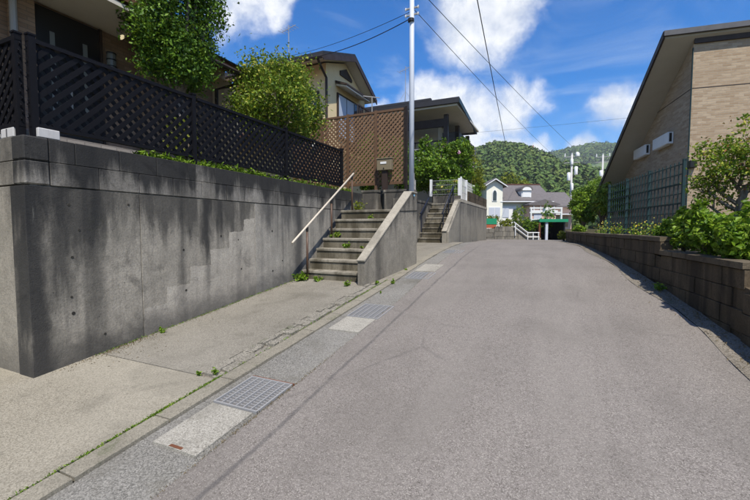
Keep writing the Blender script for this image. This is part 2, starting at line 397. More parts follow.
def bar(name, parent, p, q, wd, th, m, normal=(0, 0, 1), local=False):
    """straight bar from p to q; th across 'normal', wd across the other side; shares one box mesh per material"""
    p = Vector(p); q = Vector(q); d = q - p; L = d.length; d.normalize(); n = Vector(normal); s = n.cross(d)
    if s.length < 1e-5: n = Vector((0, 1, 0)) if abs(d.y) < .9 else Vector((1, 0, 0)); s = n.cross(d)
    s.normalize(); n = d.cross(s)
    o = link(unit(m), name, parent); c = (p + q) / 2
    if parent is not None and not local: c = c - org(parent)
    o.matrix_basis = Matrix(((d.x * L, s.x * wd, n.x * th, c.x), (d.y * L, s.y * wd, n.y * th, c.y), (d.z * L, s.z * wd, n.z * th, c.z), (0, 0, 0, 1)))
    return o

def bx(name, parent, x0, x1, y0, y1, z0, z1, m, bevel=0.0, local=False):
    bm = B(); box(bm, x0, x1, y0, y1, z0, z1); return fin(bm, name, m, parent, local=local, bevel=bevel)

def ribbon(ys, xl, xr, dz, nx=2, rough=0.0):
    """sheet that follows the lane between two edge functions"""
    bm = B(); rows = []
    for y in ys:
        a, b = xl(y), xr(y); rows.append([bm.verts.new((a + (b - a) * i / nx, y, zg(y) + dz + (random.uniform(-rough, rough) if rough else 0))) for i in range(nx + 1)])
    for r, s in zip(rows, rows[1:]):
        for i in range(nx): bm.faces.new((r[i], r[i + 1], s[i + 1], s[i]))
    return bm

def slab(x0, x1, y0, y1, top, depth=.12, step=.4, skew=0.0):
    """thick slab lying on the sloping lane, top 'top' above it"""
    bm = B(); n = max(1, int((y1 - y0) / step)); prev = None; lo = []
    for i in range(n + 1):
        y = y0 + (y1 - y0) * i / n; z = zg(y) + top
        r = [bm.verts.new(c) for c in ((x0, y, z - depth), (x1, y, z - depth), (x1, y, z), (x0, y, z))]
        if prev:
            for k in range(4): bm.faces.new((prev[k], prev[(k + 1) % 4], r[(k + 1) % 4], r[k]))
        else: bm.faces.new(r[::-1])
        prev = r
    bm.faces.new(prev); bmesh.ops.recalc_face_normals(bm, faces=bm.faces[:]); return bm

rng = np.random.default_rng(11)
def leaves(name, cen, sz, m, parent, out=None, up=.35, aspect=.5, local=False, spread=.5):
    """one mesh of folded leaf blades: cen (N,3) world positions, sz (N,) lengths, out (N,3) preferred facing"""
    N = len(cen); nrm = rng.normal(size=(N, 3)); nrm /= np.linalg.norm(nrm, axis=1)[:, None]; nrm *= spread * 2
    if out is not None: nrm += out * .8
    nrm[:, 2] += up; nrm /= np.linalg.norm(nrm, axis=1)[:, None] + 1e-9
    t = rng.normal(size=(N, 3)); t -= nrm * (t * nrm).sum(1)[:, None]; t /= np.linalg.norm(t, axis=1)[:, None] + 1e-9
    b = np.cross(nrm, t); s = np.asarray(sz)[:, None]
    V = np.empty((N, 4, 3)); V[:, 0] = cen - t * s * .5; V[:, 2] = cen + t * s * .5 - nrm * s * .10
    V[:, 1] = cen + b * s * aspect * .5 + nrm * s * .10; V[:, 3] = cen - b * s * aspect * .5 + nrm * s * .10
    c = np.array([(V[..., 0].min() + V[..., 0].max()) / 2, (V[..., 1].min() + V[..., 1].max()) / 2, V[..., 2].min()])
    V -= c; i = np.arange(N)[:, None] * 4
    F = np.concatenate([i + np.array([[0, 3, 2]]), i + np.array([[0, 2, 1]])], 1).reshape(-1, 3)
    me = bpy.data.meshes.new(name); me.vertices.add(N * 4); me.vertices.foreach_set('co', V.ravel())
    me.loops.add(len(F) * 3); me.loops.foreach_set('vertex_index', F.ravel()); me.polygons.add(len(F))
    me.polygons.foreach_set('loop_start', np.arange(len(F)) * 3); me.polygons.foreach_set('loop_total', np.full(len(F), 3))
    me.update(calc_edges=True); me.materials.append(M[m])
    o = link(me, name, parent); o.location = Vector(c) if (parent is None or local) else Vector(c) - org(parent)
    return o

def cloud_pts(lobes, n, per=1.0, cs=.16, shell=.75):
    """leaf positions grouped in twigs over the shells of ellipsoid lobes [(centre, radii)]"""
    vol = np.array([r[0] * r[1] * r[2] for _, r in lobes]) ** .67; cnt = (vol / vol.sum() * n).astype(int) + 1; P, O = [], []
    for (c, r), k in zip(lobes, cnt):
        nt = max(3, k // 14); d = rng.normal(size=(nt, 3)); d /= np.linalg.norm(d, axis=1)[:, None]
        rad = rng.uniform(0, 1, nt) ** .45 * (1 - shell) + shell; rad *= rng.uniform(.78, 1.12, nt)
        tw = d * rad[:, None] * np.array(r); idx = rng.integers(0, nt, k)
        P.append(np.array(c) + tw[idx] + rng.normal(size=(k, 3)) * cs * min(r)); O.append(d[idx])
    return np.concatenate(P), np.concatenate(O)

def limb(bm, p, d, L, r, depth, n=7, bend=.35, tips=None, up=.25):
    pts = [Vector(p)]; rs = [r]; d = Vector(d).normalized()
    for i in range(4):
        d = (d + Vector((random.gauss(0, bend), random.gauss(0, bend), random.gauss(up, bend))) * .35).normalized()
        pts.append(pts[-1] + d * L / 4); rs.append(r * (1 - .14 * (i + 1)))
    tube(bm, pts, rs, n)
    if tips is not None: tips.append(pts[-1])
    if depth:
        for k in range(random.choice((2, 3))):
            i = random.choice((2, 3, 4)); a = Vector((random.gauss(0, 1), random.gauss(0, 1), random.uniform(-.1, .9))).normalized()
            limb(bm, pts[i], d * .6 + a, L * random.uniform(.55, .8), rs[i] * .65, depth - 1, max(4, n - 1), bend, tips, up)

def tree(name, label, cat, base, trunk_h, trunk_r, lobes, n, leaf, m, group=None, bark='bark', fl=None, shell=.7, cs=.16, aspect=.5):
    t = thing(name, label, cat, base, group); base = Vector(base)
    bm = B(); top = base + Vector((0, 0, trunk_h))
    tube(bm, [base - Vector((0, 0, .15)), base + Vector((.03, .02, trunk_h * .5)), top], [trunk_r * 1.25, trunk_r, trunk_r * .85], 9)
    fin(bm, 'trunk', bark, t, True)
    bm = B()
    for c, r in lobes: tube(bm, [top - Vector((0, 0, .12)), top.lerp(Vector(c), .55) + Vector((random.gauss(0, .05), random.gauss(0, .05), 0)), Vector(c) + Vector((0, 0, r[2] * .3))], [trunk_r * .7, trunk_r * .42, trunk_r * .12], 6)
    fin(bm, 'branch', bark, t, True)
    P, O = cloud_pts(lobes, n, 1, cs, shell)
    leaves('crown', P, rng.uniform(.65, 1.25, len(P)) * leaf, m, t, O, aspect=aspect)
    if fl:
        mm, k, s = fl; P, O = cloud_pts(lobes, k, 1, .1, .95); leaves('blossom', P, rng.uniform(.6, 1.2, len(P)) * s, mm, t, O, aspect=.9)
    return t

def lobes_in(c, r, k, f=.55, zmin=-.6):
    o = [(c, tuple(q * .72 for q in r))]
    for i in range(k):
        d = Vector((random.gauss(0, 1), random.gauss(0, 1), random.gauss(0, 1))).normalized(); d.z = max(d.z, zmin)
        s = random.uniform(.75, 1.1) * f
        o.append((tuple(c[j] + d[j] * r[j] * (1 - s * .75) for j in range(3)), tuple(q * s for q in r)))
    return o

def weed(name, label, x, y, z, r, n, leaf, m, group='weeds rooted in cracks', cat='weed', h=.8):
    t = thing(name, label, cat, (x, y, z), group)
    bm = B(); tips = []
    for i in range(max(3, n // 9)):
        a = random.uniform(0, 6.28); q = Vector((x + math.cos(a) * r * random.uniform(.2, .8), y + math.sin(a) * r * random.uniform(.2, .8), z + r * h * random.uniform(.4, 1.2)))
        tube(bm, [(x, y, z - .01), (x + (q.x - x) * .4, y + (q.y - y) * .4, z + (q.z - z) * .7), q], [.004, .003, .0015], 4); tips.append(q)
    fin(bm, 'stem', 'leaf_mid', t)
    tp = np.array(tips)[rng.integers(0, len(tips), n)]; base = np.array([x, y, z]); k = rng.uniform(.35, 1.05, n)[:, None]
    P = base + (tp - base) * k + rng.normal(size=(n, 3)) * r * .16; P[:, 2] = np.maximum(P[:, 2], z + .004)
    sp_ = leaves('leaf_spray', P, rng.uniform(.6, 1.3, n) * leaf, m, t, up=.9, aspect=.55); sp_['kind'] = 'stuff'
    return t

# ------------------------------------------------------------------ setting: ground, lane, pavement, terraces
def hill_h(x): return interp([(-700, 60), (-420, 95), (-250, 112), (-140, 98), (-83, 72), (-64, 70), (-44, 74), (-27, 71), (-13, 64), (0, 55), (38, 41), (75, 37), (140, 45), (260, 70), (420, 55), (700, 40)], x)
def hill2_h(x): return interp([(-900, 80), (-400, 120), (-120, 158), (-30, 160), (22, 173), (64, 176), (127, 169), (169, 156), (260, 150), (420, 120), (900, 60)], x)

bm = B()
gx = [-900, -300, -90, -40, -14, -5, 0, 5, 14, 40, 90, 300, 900]; gy = [-300, -60, -20, -8] + [-4 + .5 * i for i in range(60)] + [27, 30, 34, 40, 60, 110, 300, 900, 2500]
gv = [[bm.verts.new((x, y, zg(max(-60, y)) - .3)) for x in gx] for y in gy]
for r, s in zip(gv, gv[1:]):
    for i in range(len(gx) - 1): bm.faces.new((r[i], r[i + 1], s[i + 1], s[i]))
tag(fin(bm, 'ground', 'terrace_soil'), 'earth under and around the lane', None, None, 'structure')

XL = [(-6, -1.86), (1.5, -1.88), (3, -1.90), (5.4, -1.98), (6.8, -2.08), (8, -2.17), (10.3, -2.25), (12, -2.4), (14, -2.62), (16, -2.85), (18, -3.2), (19.5, -3.9), (20.5, -5.0), (21.3, -8.0), (21.8, -13)]
XR = [(-6, 2.2), (1.5, 1.80), (3.2, 1.66), (4.5, 1.56), (5.5, 1.47), (6, 1.41), (7, 1.27), (8.5, 1.07), (9.9, .87), (12.4, .59), (15, .42), (18, .34), (21, .45), (25.6, .8)]
xl = lambda y: interp(XL, y); xr = lambda y: interp(XR, y)
ys = [-6 + .25 * i for i in range(111)] + [21.8]
def far_left(y): return xl(y) if y < 21.8 else -13.0
bm = ribbon(sorted(set(ys + [22.5, 23.2, 24, 25, 25.6])), far_left, lambda y: xr(y) - .20, .0, 10)
tag(fin(bm, 'road', 'asphalt', smooth=True), 'worn pinkish grey asphalt lane climbing to a crest', None, None, 'structure')
bm = ribbon(ys, lambda y: xr(y) - .24 - .05 * math.sin(y * 2.1), lambda y: xr(y) + .1, .006, 3, .004)
tag(fin(bm, 'road_verge', 'verge'), 'gritty mossy strip along the foot of the block wall', None, None, 'structure')

pav = thing('pavement', 'concrete apron, kerb and covered drain along the lane', None, (-3.2, 2, zg(2))); pav['kind'] = 'structure'; del_keys = None
fin(slab(-9.5, -2.597, -6, 2.36, .012), 'apron_slab', 'apron_pale', pav)
fin(slab(-4.22, -2.80, 2.375, 5.72, .010), 'apron_slab', 'apron_grey', pav)
fin(slab(-4.22, -2.60, 5.73, 8.2, .006), 'apron_slab', 'apron_grey', pav)
fin(slab(-4.0, -2.64, 8.2, 12.2, .006), 'apron_slab', 'apron_grey', pav)
# kerb line
y = -6.0
while y < 11.6:
    L = .6; sx = .028 * max(0, y - 5.4)
    fin(slab(-2.575 - sx, -2.425 - sx, y + .006, y + L - .006, .016 if y < 2.4 else .010, .14, .6), 'kerb_stone', 'kerb', pav); y += L
# rough mortared stones laid between apron and kerb
y = 2.40
while y < 5.6:
    L = random.uniform(.10, .24); bm = B(); x0 = -2.79 + random.uniform(-.008, .008); wv = .205 - .012 * (y - 2.4)
    for sx0, sx1 in ((0, random.uniform(.38, .62)),):
        for a, b in ((x0, x0 + wv * sx1 - .006), (x0 + wv * sx1 + .006, x0 + wv)):
            g = random.uniform(.006, .032); bm = B(); j = lambda: random.uniform(-.012, .012)
            q = [(a + j() * .4, y + j(), 0), (b + j() * .4, y + j(), 0), (b + j() * .4, y + L - .018 + j(), 0), (a + j() * .4, y + L - .018 + j(), 0)]
            hexa(bm, [(p[0], p[1], zg(p[1]) - .06) for p in q] + [(p[0], p[1], zg(p[1]) + g + j() * .3) for p in q])
            fin(bm, 'paving_stone', 'rough_stone', pav, bevel=.004)
    y += L
fin(slab(-2.80, -2.575, 2.37, 5.7, -.004), 'mortar_bed', 'verge', pav)
# covered drain: bed pieces leave the grate pits open
GR = [(2.10, 2.52), (4.18, 4.70), (6.28, 6.74), (9.0, 9.5)]
def gx0(y): return -2.42 - .028 * max(0, y - 5.4)
edges = [-6.0] + [v for g in GR for v in (g[0] - .01, g[1] + .01)] + [15.5]
for a, b in zip(edges[::2], edges[1::2]):
    yy = a
    while yy < b - .02:
        e = min(b, yy + 2.0); s0 = gx0((yy + e) / 2)
        fin(slab(s0, s0 + .60, yy, e - .004, -.006, .35), 'drain_bed', 'gutter_dark', pav); yy = e
for (a, b) in GR:
    s0 = gx0((a + b) / 2)
    fin(slab(s0, s0 + .085, a - .01, b + .01, -.0055, .35), 'drain_bed', 'gutter_dark', pav); fin(slab(s0 + .515, s0 + .60, a - .01, b + .01, -.0055, .35), 'drain_bed', 'gutter_dark', pav)
    fin(slab(s0 + .085, s0 + .515, a - .01, b + .01, -.16, .1), 'drain_channel', 'pit', pav)

LBL_G = ['steel drain grate nearest the camera, beside the pale cover slab with a rusty slot', 'steel drain grate between the two pale gutter slabs, below the stair cheek wall', 'steel drain grate in the gutter level with the middle of the stair cheek wall', 'small far steel drain grate in the gutter before the second stair']
for gi, (a, b) in enumerate(GR):
    s0 = gx0((a + b) / 2) + .09; s1 = s0 + .42; z = zg((a + b) / 2); sl = .11 if a < 7 else .05
    t = thing('drain_grate', LBL_G[gi], 'drain grate', (s0, a, zg(a)), 'steel grates along the drain')
    zz = lambda yy: zg(yy) + .006
    for px in (s0 + .006, s1 - .006): bar('frame_bar', t, (px, a, zz(a) - .012), (px, b, zz(b) - .012), .012, .036, 'galvanised')
    for py in (a + .005, b - .005): bar('frame_bar', t, (s0, py, zz(py) - .012), (s1, py, zz(py) - .012), .012, .035, 'galvanised')
    k = 6
    for i in range(1, k): px = s0 + (s1 - s0) * i / k; bar('bearing_bar', t, (px, a, zz(a) - .012), (px, b, zz(b) - .012), .009, .03, 'galvanised')
    k = 14
    for i in range(1, k): py = a + (b - a) * i / k; bar('cross_bar', t, (s0, py, zz(py) - .018), (s1, py, zz(py) - .018), .008, .016, 'galvanised')
    if gi == 0: bar('rust_edge', t, (s0 - .003, b + .006, zz(b) - .004), (s1 + .01, b + .006, zz(b) - .004), .010, .02, 'rust')
for (a, b, dx, lab) in [(1.60, 2.085, 0, 'pale concrete drain cover slab with a rusty slot, before the nearest grate'), (3.72, 4.165, 0, 'short pale concrete drain cover slab just before the second grate'), (6.85, 7.5, -.02, 'pale concrete drain cover slab past the third grate')]:
    s0 = gx0(a) + .10 + dx; t = thing('drain_cover', lab, 'drain cover', (s0, a, zg(a)), 'pale concrete drain covers')
    fin(slab(s0, s0 + .385, a, b, .006, .08), 'cover_slab', 'gutter_pale', t)
    if a < 2: bar('lift_slot', t, (s0 + .14, a + .018, zg(a) + .0065), (s0 + .25, a + .018, zg(a) + .0065), .022, .006, 'rust')

# terraces behind the retaining walls and the planted bank on the other side
def poly_slab(name, pts, z0, z1, m, label):
    bm = B(); prism(bm, [(x, y, z0) for x, y in pts], (0, 0, z1 - z0)); return tag(fin(bm, name, m), label, None, None, 'structure')
poly_slab('terrace', [(-40, 2.05), (-4.44, 2.05), (-4.44, 8.75), (-3.25, 8.75), (-4.1, 11.6), (-4.1, 13.46), (-3.2, 13.46), (-3.25, 19.2), (-40, 19.2)], -.4, 2.26, 'terrace_soil', 'raised garden terrace behind the retaining walls')
poly_slab('planting_bank', [(1.8, 3.0), (1.62, 5.6), (1.38, 7.3), (1.05, 9.9), (.75, 12.5), (.55, 18), (.62, 23), (60, 23), (60, 3)], -.4, 1.20, 'earth', 'planted soil behind the low block wall')

# ------------------------------------------------------------------ left retaining wall
rw = thing('retaining_wall', 'tall grey concrete retaining wall streaked black, block courses on top', 'wall', (-4.3, 1.81, zg(1.8)))
for a, b, m in ((1.803, 2.832, 'wall_concrete'), (2.838, 4.648, 'wall_concrete'), (4.654, 8.30, 'wall_newer')):
    fin(box(B(), -4.44, -4.2, a, b, -.3, 1.925), 'concrete_panel', m, rw, bevel=.003)
fin(box(B(), -9.0, -4.443, 1.81, 2.04, -.3, 1.925), 'concrete_panel', 'wall_return', rw, bevel=.004)
pts = [(4.645, 1.70), (4.42, 1.67), (4.415, 1.50), (4.13, 1.49), (4.125, 1.265), (3.79, 1.26), (3.795, 1.055), (3.47, 1.06), (3.462, .845), (3.14, .85), (3.13, .655), (2.85, .64), (2.845, .2), (4.64, .2)]
jp = []
for (ya, za), (yb, zb) in zip(pts, pts[1:] + pts[:1]):
    nn_ = max(1, int(math.hypot(yb - ya, zb - za) / .035))
    for i in range(nn_): jp.append((ya + (yb - ya) * i / nn_ + (random.gauss(0, .005) if i else 0), za + (zb - za) * i / nn_ + (random.gauss(0, .005) if i else 0)))
bm = B(); prism(bm, [(-4.203, y, z) for y, z in jp], (.0045, 0, 0)); fin(bm, 'repair_patch', 'wall_patch', rw)
def block_run(parent, name, p0, p1, z0, h, L, th, m, off=0.0, gap=.006):
    p0 = Vector((*p0[:2], 0)); p1 = Vector((*p1[:2], 0)); d = (p1 - p0); T = d.length; d.normalize(); n = Vector((d.y, -d.x, 0)); s = -off
    ang = math.atan2(d.y, d.x)
    while s < T - .03:
        a = max(0, s); b = min(T, s + L)
        if b - a > .05:
            o = link(unit(m, .02), name, parent); c = p0 + d * ((a + b) / 2) - n * th / 2 + n * random.uniform(0, .004)
            o.location = Vector((c.x, c.y, z0 + h / 2)) - org(parent); o.rotation_euler.z = ang; o.scale = (b - a - gap, th, h - gap)
        s += L
for k in range(2):
    z0 = 1.935 + k * .213
    block_run(rw, 'block', (-4.197, 2.0), (-4.197, 8.30), z0, .213, .42, .18, 'wall_block', .21 * k, .0035)
    block_run(rw, 'block', (-9.0, 1.815), (-4.395, 1.815), z0, .213, .42, .18, 'wall_return', .2 * k)
    fin(box(B(), -4.393, -4.193, 1.806, 1.998, z0 + .002, z0 + .211), 'corner_block', 'wall_block', rw, bevel=.012)
fin(box(B(), -4.36, -4.215, 1.85, 8.28, 1.9, 2.34), 'mortar_core', 'wall_block', rw)
for yy, zz in [(2.14, 1.77), (2.15, 1.27), (2.13, .89), (2.14, .73), (2.71, 1.8), (3.38, 1.28), (3.40, .77), (3.98, 1.44), (2.42, .46), (2.22, 1.53), (4.35, .95), (4.30, 1.38), (5.05, 1.5), (5.3, 1.0), (5.05, .85)]:
    bm = B(); r = random.uniform(.011, .019); tube(bm, [(-4.2025, yy, zz), (-4.1965, yy, zz)], [r, r * .8], 9); fin(bm, 'tie_hole', 'pit', rw)
# grass and moss along the foot and on the crown of the wall
def strip_grass(name, label, n, f, m, size, up=1.0):
    P = np.array([f() for _ in range(n)]); o = leaves(name, P, rng.uniform(.5, 1.3, n) * size, m, None, up=.2, aspect=.28); tag(o, label, None, None, 'stuff'); return o
strip_grass('wall_top_grass', 'bright grass fringe under the black lattice fence', 2600, lambda: (random.uniform(-4.40, -4.22), random.choice((random.uniform(2.9, 4.9), random.uniform(3.2, 7.9))), 2.36 + abs(random.gauss(0, .035))), 'leaf_bright', .075)
strip_grass('wall_foot_litter', 'dry leaves and grit along the foot of the retaining wall', 800, lambda: (-4.19 + abs(random.gauss(0, random.choice((.05, .05, .22)))), random.choice((random.uniform(1.9, 5.6), random.gauss(2.55, .2))), 0) , 'leaf_dry', .02)
def on_ground(o, dz=.016):
    me = o.data; 
    for v in me.vertices: v.co.z += zg(v.co.y + o.location.y) + dz
on_ground(bpy.data.objects['wall_foot_litter'])
strip_grass('road_edge_grit', 'dark grit and moss in the joint between lane and drain', 900, lambda: (0, random.choice((random.uniform(.6, 9), random.gauss(2.3, .5))), 0), 'leaf_dry', .014)
o_ = bpy.data.objects['road_edge_grit']
for i_ in range(0, len(o_.data.vertices), 4):
    y_ = o_.data.vertices[i_].co.y + o_.location.y; dx_ = xl(y_) - .004 + random.gauss(0, .009) - o_.location.x
    for k_ in range(4): o_.data.vertices[i_ + k_].co.x += dx_
on_ground(o_, .003)
strip_grass('verge_litter', 'brown leaf litter and grit along the foot of the block wall', 1500, lambda: (0, random.choice((random.uniform(2.5, 12), random.uniform(3, 8))), abs(random.gauss(0, .004))), 'leaf_dry', .024)
o_ = bpy.data.objects['verge_litter']
for i_ in range(0, len(o_.data.vertices), 4):
    y_ = o_.data.vertices[i_].co.y + o_.location.y; dx_ = xr(y_) - .02 - abs(random.gauss(0, .11)) - o_.location.x
    for k_ in range(4): o_.data.vertices[i_ + k_].co.x += dx_
on_ground(o_, .014)
strip_grass('joint_moss', 'green moss and grass in the kerb joint', 1300, lambda: (-2.587 + random.gauss(0, .007), random.choice((random.gauss(2.25, .12), random.gauss(1.85, .1), random.gauss(1.5, .3), random.uniform(.9, 5), random.gauss(5.2, .5))), abs(random.gauss(0, .006))), 'leaf_bright', .022)
on_ground(bpy.data.objects['joint_moss'], .012)
strip_grass('wall_foot_moss', 'thin moss line at the foot of the retaining wall', 700, lambda: (-4.185 + abs(random.gauss(0, .012)), random.uniform(2.3, 5.8), abs(random.gauss(0, .008))), 'leaf_mid', .022)
on_ground(bpy.data.objects['wall_foot_moss'], .012)

# ------------------------------------------------------------------ lattice builder
def lattice(parent, p0, p1, z0, z1, sp, wd, th, m, n, offset=.012, end=0.0):
    """diagonal slats in two layers filling the panel p0-p1 (plan) between heights; each slat its own object"""
    p0 = Vector((p0[0], p0[1], 0)); p1 = Vector((p1[0], p1[1], 0)); d = p1 - p0; Wd = d.length; d.normalize(); n = Vector(n); H = z1 - z0
    for layer in (1, -1):
        c = -H if layer == 1 else 0.0
        c += sp * .5
        while c < (Wd if layer == 1 else Wd + H):
            # line u = c + layer*v
            pts = []
            for v in (0, H):
                u = c + layer * v
                if 0 <= u <= Wd: pts.append((u, v))
            for u in (0, Wd):
                v = (u - c) * layer
                if 0 < v < H: pts.append((u, v))
            if len(pts) >= 2:
                pts.sort(); a, b = pts[0], pts[-1]
                if math.hypot(b[0] - a[0], b[1] - a[1]) > .04:
                    A = p0 + d * a[0] + Vector((0, 0, z0 + a[1])) + n * offset * layer * .5; Bq = p0 + d * b[0] + Vector((0, 0, z0 + b[1])) + n * offset * layer * .5
                    bar('slat', parent, A, Bq, wd, th, m, n)
            c += sp

# black lattice fence along the wall and its return
FZ0, FZ1 = 2.45, 3.23
def black_panel(p0, p1, n, label, posts):
    L = ((p0[0] + p1[0]) / 2, (p0[1] + p1[1]) / 2, 2.36); t = thing('lattice_fence', label, 'fence', L, 'black lattice fence panels')
    dv = Vector((p1[0] - p0[0], p1[1] - p0[1], 0)).normalized()
    for z, hh in ((FZ0 + .018, .036), (FZ1 - .018, .036)): bar('rail', t, (*p0, z), (*p1, z), .05, hh, 'black_paint')
    for s in posts:
        q = Vector((p0[0], p0[1], 0)) + dv * s; bar('post', t, (q.x, q.y, 2.362), (q.x, q.y, FZ1 + .02), .055, .055, 'black_paint', n)
        bx('post_cap', t, q.x - .033, q.x + .033, q.y - .033, q.y + .033, FZ1 + .021, FZ1 + .036, 'black_paint')
    lattice(t, p0, p1, FZ0 + .036, FZ1 - .036, .118, .045, .008, 'black_paint', n)
    return t
black_panel((-4.27, 1.90), (-4.27, 3.66), (1, 0, 0), 'black lattice fence panel nearest the wall corner, before the dark house door', (.03, 1.73))
black_panel((-4.27, 3.69), (-4.27, 5.55), (1, 0, 0), 'middle black lattice fence panel on the wall, below the round tree', (1.83,))
black_panel((-4.27, 5.58), (-4.27, 7.48), (1, 0, 0), 'far black lattice fence panel ending beside the brown screen', (1.86,))
black_panel((-6.3, 1.86), (-4.31, 1.86), (0, -1, 0), 'short black lattice fence panel on the return wall at the picture edge', (1.96, .05))
for (x0, x1, y0, y1) in [(-4.34, -4.21, 1.93, 2.10), (-4.62, -4.40, 1.83, 1.95), (-5.1, -4.85, 1.83, 1.95)]:
    t = thing('pale_brick', ['pale brick propping the fence at the wall corner', 'pale brick under the return fence by the corner', 'pale brick under the return fence away from the corner'][0 if y0 > 1.9 else (1 if x0 > -4.8 else 2)], 'brick', (x0, y0, 2.362), 'pale bricks under the fence')
    fin(box(B(), x0, x1, y0, y1, 2.363, 2.448), 'brick_body', 'pole_concrete', t, bevel=.006); bar('groove', t, ((x0 + x1) / 2, y0 - .002, 2.37), ((x0 + x1) / 2, y0 - .002, 2.44), .012, .006, 'roof_grey', (0, 1, 0))

# ------------------------------------------------------------------ first stair
st = thing('stair', 'mossy concrete garden stair climbing beside the tall retaining wall', 'stairs', (-3.55, 5.75, zg(5.75)), 'concrete garden stairs')
for k in range(7):
    y0 = 5.76 + .215 * k; z = .80 + .186 * k; jx = random.uniform(-.008, .008)
    y1 = y0 + .235 if k < 6 else 8.45
    xe = -2.76 if k < 6 else -2.93
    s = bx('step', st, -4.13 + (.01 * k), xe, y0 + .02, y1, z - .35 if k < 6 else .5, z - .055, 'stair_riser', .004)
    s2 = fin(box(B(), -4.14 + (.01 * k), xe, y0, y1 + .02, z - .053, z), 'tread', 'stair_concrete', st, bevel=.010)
# cheek wall with its sloping cap
ck = thing('stair_cheek_wall', 'concrete cheek wall with pale sloping cap beside the near stair', 'wall', (-2.75, 5.6, zg(5.6)), 'stair cheek walls')
def cheekpts(x, dz=0.0): return [(x, 5.56, .35), (x, 5.56, 1.00 + dz), (x, 7.22, 2.235 + dz), (x + .0, 7.47, 2.20 + dz), (x, 7.47, .35)]
bm = B()
A = [(-2.905, 5.56, .35), (-2.905, 5.56, 1.0), (-2.735, 7.22, 2.235), (-2.72, 7.47, 2.20), (-2.72, 7.47, .35)]; Bp = [(-2.77, 5.56, .35), (-2.77, 5.56, 1.0), (-2.575, 7.22, 2.235), (-2.555, 7.47, 2.20), (-2.555, 7.47, .35)]
va = [bm.verts.new(p) for p in A]; vb = [bm.verts.new(p) for p in Bp]
bm.faces.new(va); bm.faces.new(vb[::-1])
for i in range(5): bm.faces.new((va[i], vb[i], vb[(i + 1) % 5], va[(i + 1) % 5]))
bmesh.ops.recalc_face_normals(bm, faces=bm.faces[:]); fin(bm, 'cheek_body', 'cheek_concrete', ck, bevel=.006)
bm = B(); hexa(bm, [(-2.913, 5.545, 1.003), (-2.762, 5.545, 1.003), (-2.567, 7.225, 2.238), (-2.743, 7.225, 2.238), (-2.913, 5.53, 1.032), (-2.762, 5.53, 1.032), (-2.567, 7.215, 2.27), (-2.743, 7.215, 2.27)])
fin(bm, 'cap', 'cap_concrete', ck, bevel=.006)
fin(box(B(), -2.74, -2.548, 7.235, 7.475, 2.238, 2.262), 'cap', 'cap_concrete', ck, bevel=.005)
bar('joint_groove', ck, (-2.632, 6.72, 1.86), (-2.549, 7.46, 1.90), .012, .006, 'pit', (1, 0, 0))
bx('survey_tag', ck, -2.560, -2.547, 7.28, 7.315, 2.17, 2.205, 'blue_tag')
# handrail
hr = thing('handrail', 'cream pipe handrail on three brown posts beside the near stair', 'handrail', (-3.97, 5.66, .8), 'stair handrails')
bm = B(); tube(bm, [(-3.97, 5.27, 1.30), (-3.97, 5.32, 1.335), (-3.97, 7.43, 2.715)], .018, 10); fin(bm, 'pipe', 'rail_cream', hr, True)
for yy, zb in ((5.70, .64), (6.52, 1.36), (7.36, 1.91)):
    zt = 1.335 + (yy - 5.32) * .654 - .02; bm = B(); tube(bm, [(-3.97, yy, zb), (-3.97, yy, zt - .06)], .019, 10); p = fin(bm, 'post', 'rail_brown', hr, True)
    bm = B(); tube(bm, [(-3.97, yy, zt - .075), (-3.97, yy, zt)], .023, 8); o = fin(bm, 'bracket', 'rubber', p); o.location -= Vector((0, 0, 0))
# gate pillars behind the landing
for x0, x1, zt, lab in ((-4.24, -3.83, 2.44, 'square concrete pillar behind the landing, left of the letterbox'), (-3.66, -2.98, 2.43, 'wide concrete pillar below the letterbox, by the white pole')):
    t = thing('gate_pillar', lab, 'pillar', ((x0 + x1) / 2, 8.4, 1.9), 'concrete pillars under the screen')
    fin(box(B(), x0, x1, 8.34, 8.62, 1.75, zt - .06), 'shaft', 'cheek_concrete', t, bevel=.012); fin(box(B(), x0 - .012, x1 + .012, 8.328, 8.632, zt - .058, zt), 'cap', 'wall_concrete', t, bevel=.008)
t = thing('landing_wall', 'low dark concrete wall between the two gate pillars', 'wall', (-3.7, 8.66, 1.9))
fin(box(B(), -4.9, -2.99, 8.635, 8.74, 1.7, 2.37), 'wall_body', 'wall_concrete', t, bevel=.004)
# wall from the pillars to the second stair
t = thing('side_wall', 'short concrete wall between the two stairs, below the wire fence', 'wall', (-3.1, 10, zg(10)))
bm = B(); prism(bm, [(-2.985, 8.64, .5), (-3.96, 11.6, .5), (-3.965, 13.45, .5), (-4.12, 13.45, .5), (-4.12, 11.6, .5), (-3.2, 8.64, .5)], (0, 0, 1.86)); fin(bm, 'wall_body', 'cheek_concrete', t)
bm = B(); prism(bm, [(-2.97, 8.638, 2.362), (-3.945, 11.6, 2.362), (-3.95, 13.46, 2.362), (-4.13, 13.46, 2.362), (-4.13, 11.6, 2.362), (-3.21, 8.638, 2.362)], (0, 0, .07)); fin(bm, 'coping', 'wall_concrete', t)
bm = B(); prism(bm, [(-3.08, 7.48, .6), (-3.08, 8.335, .6), (-3.08, 8.335, 2.16), (-3.08, 7.48, 2.16)], (.2, 0, 0)); fin(bm, 'wall_body', 'cheek_concrete', t, bevel=.006)

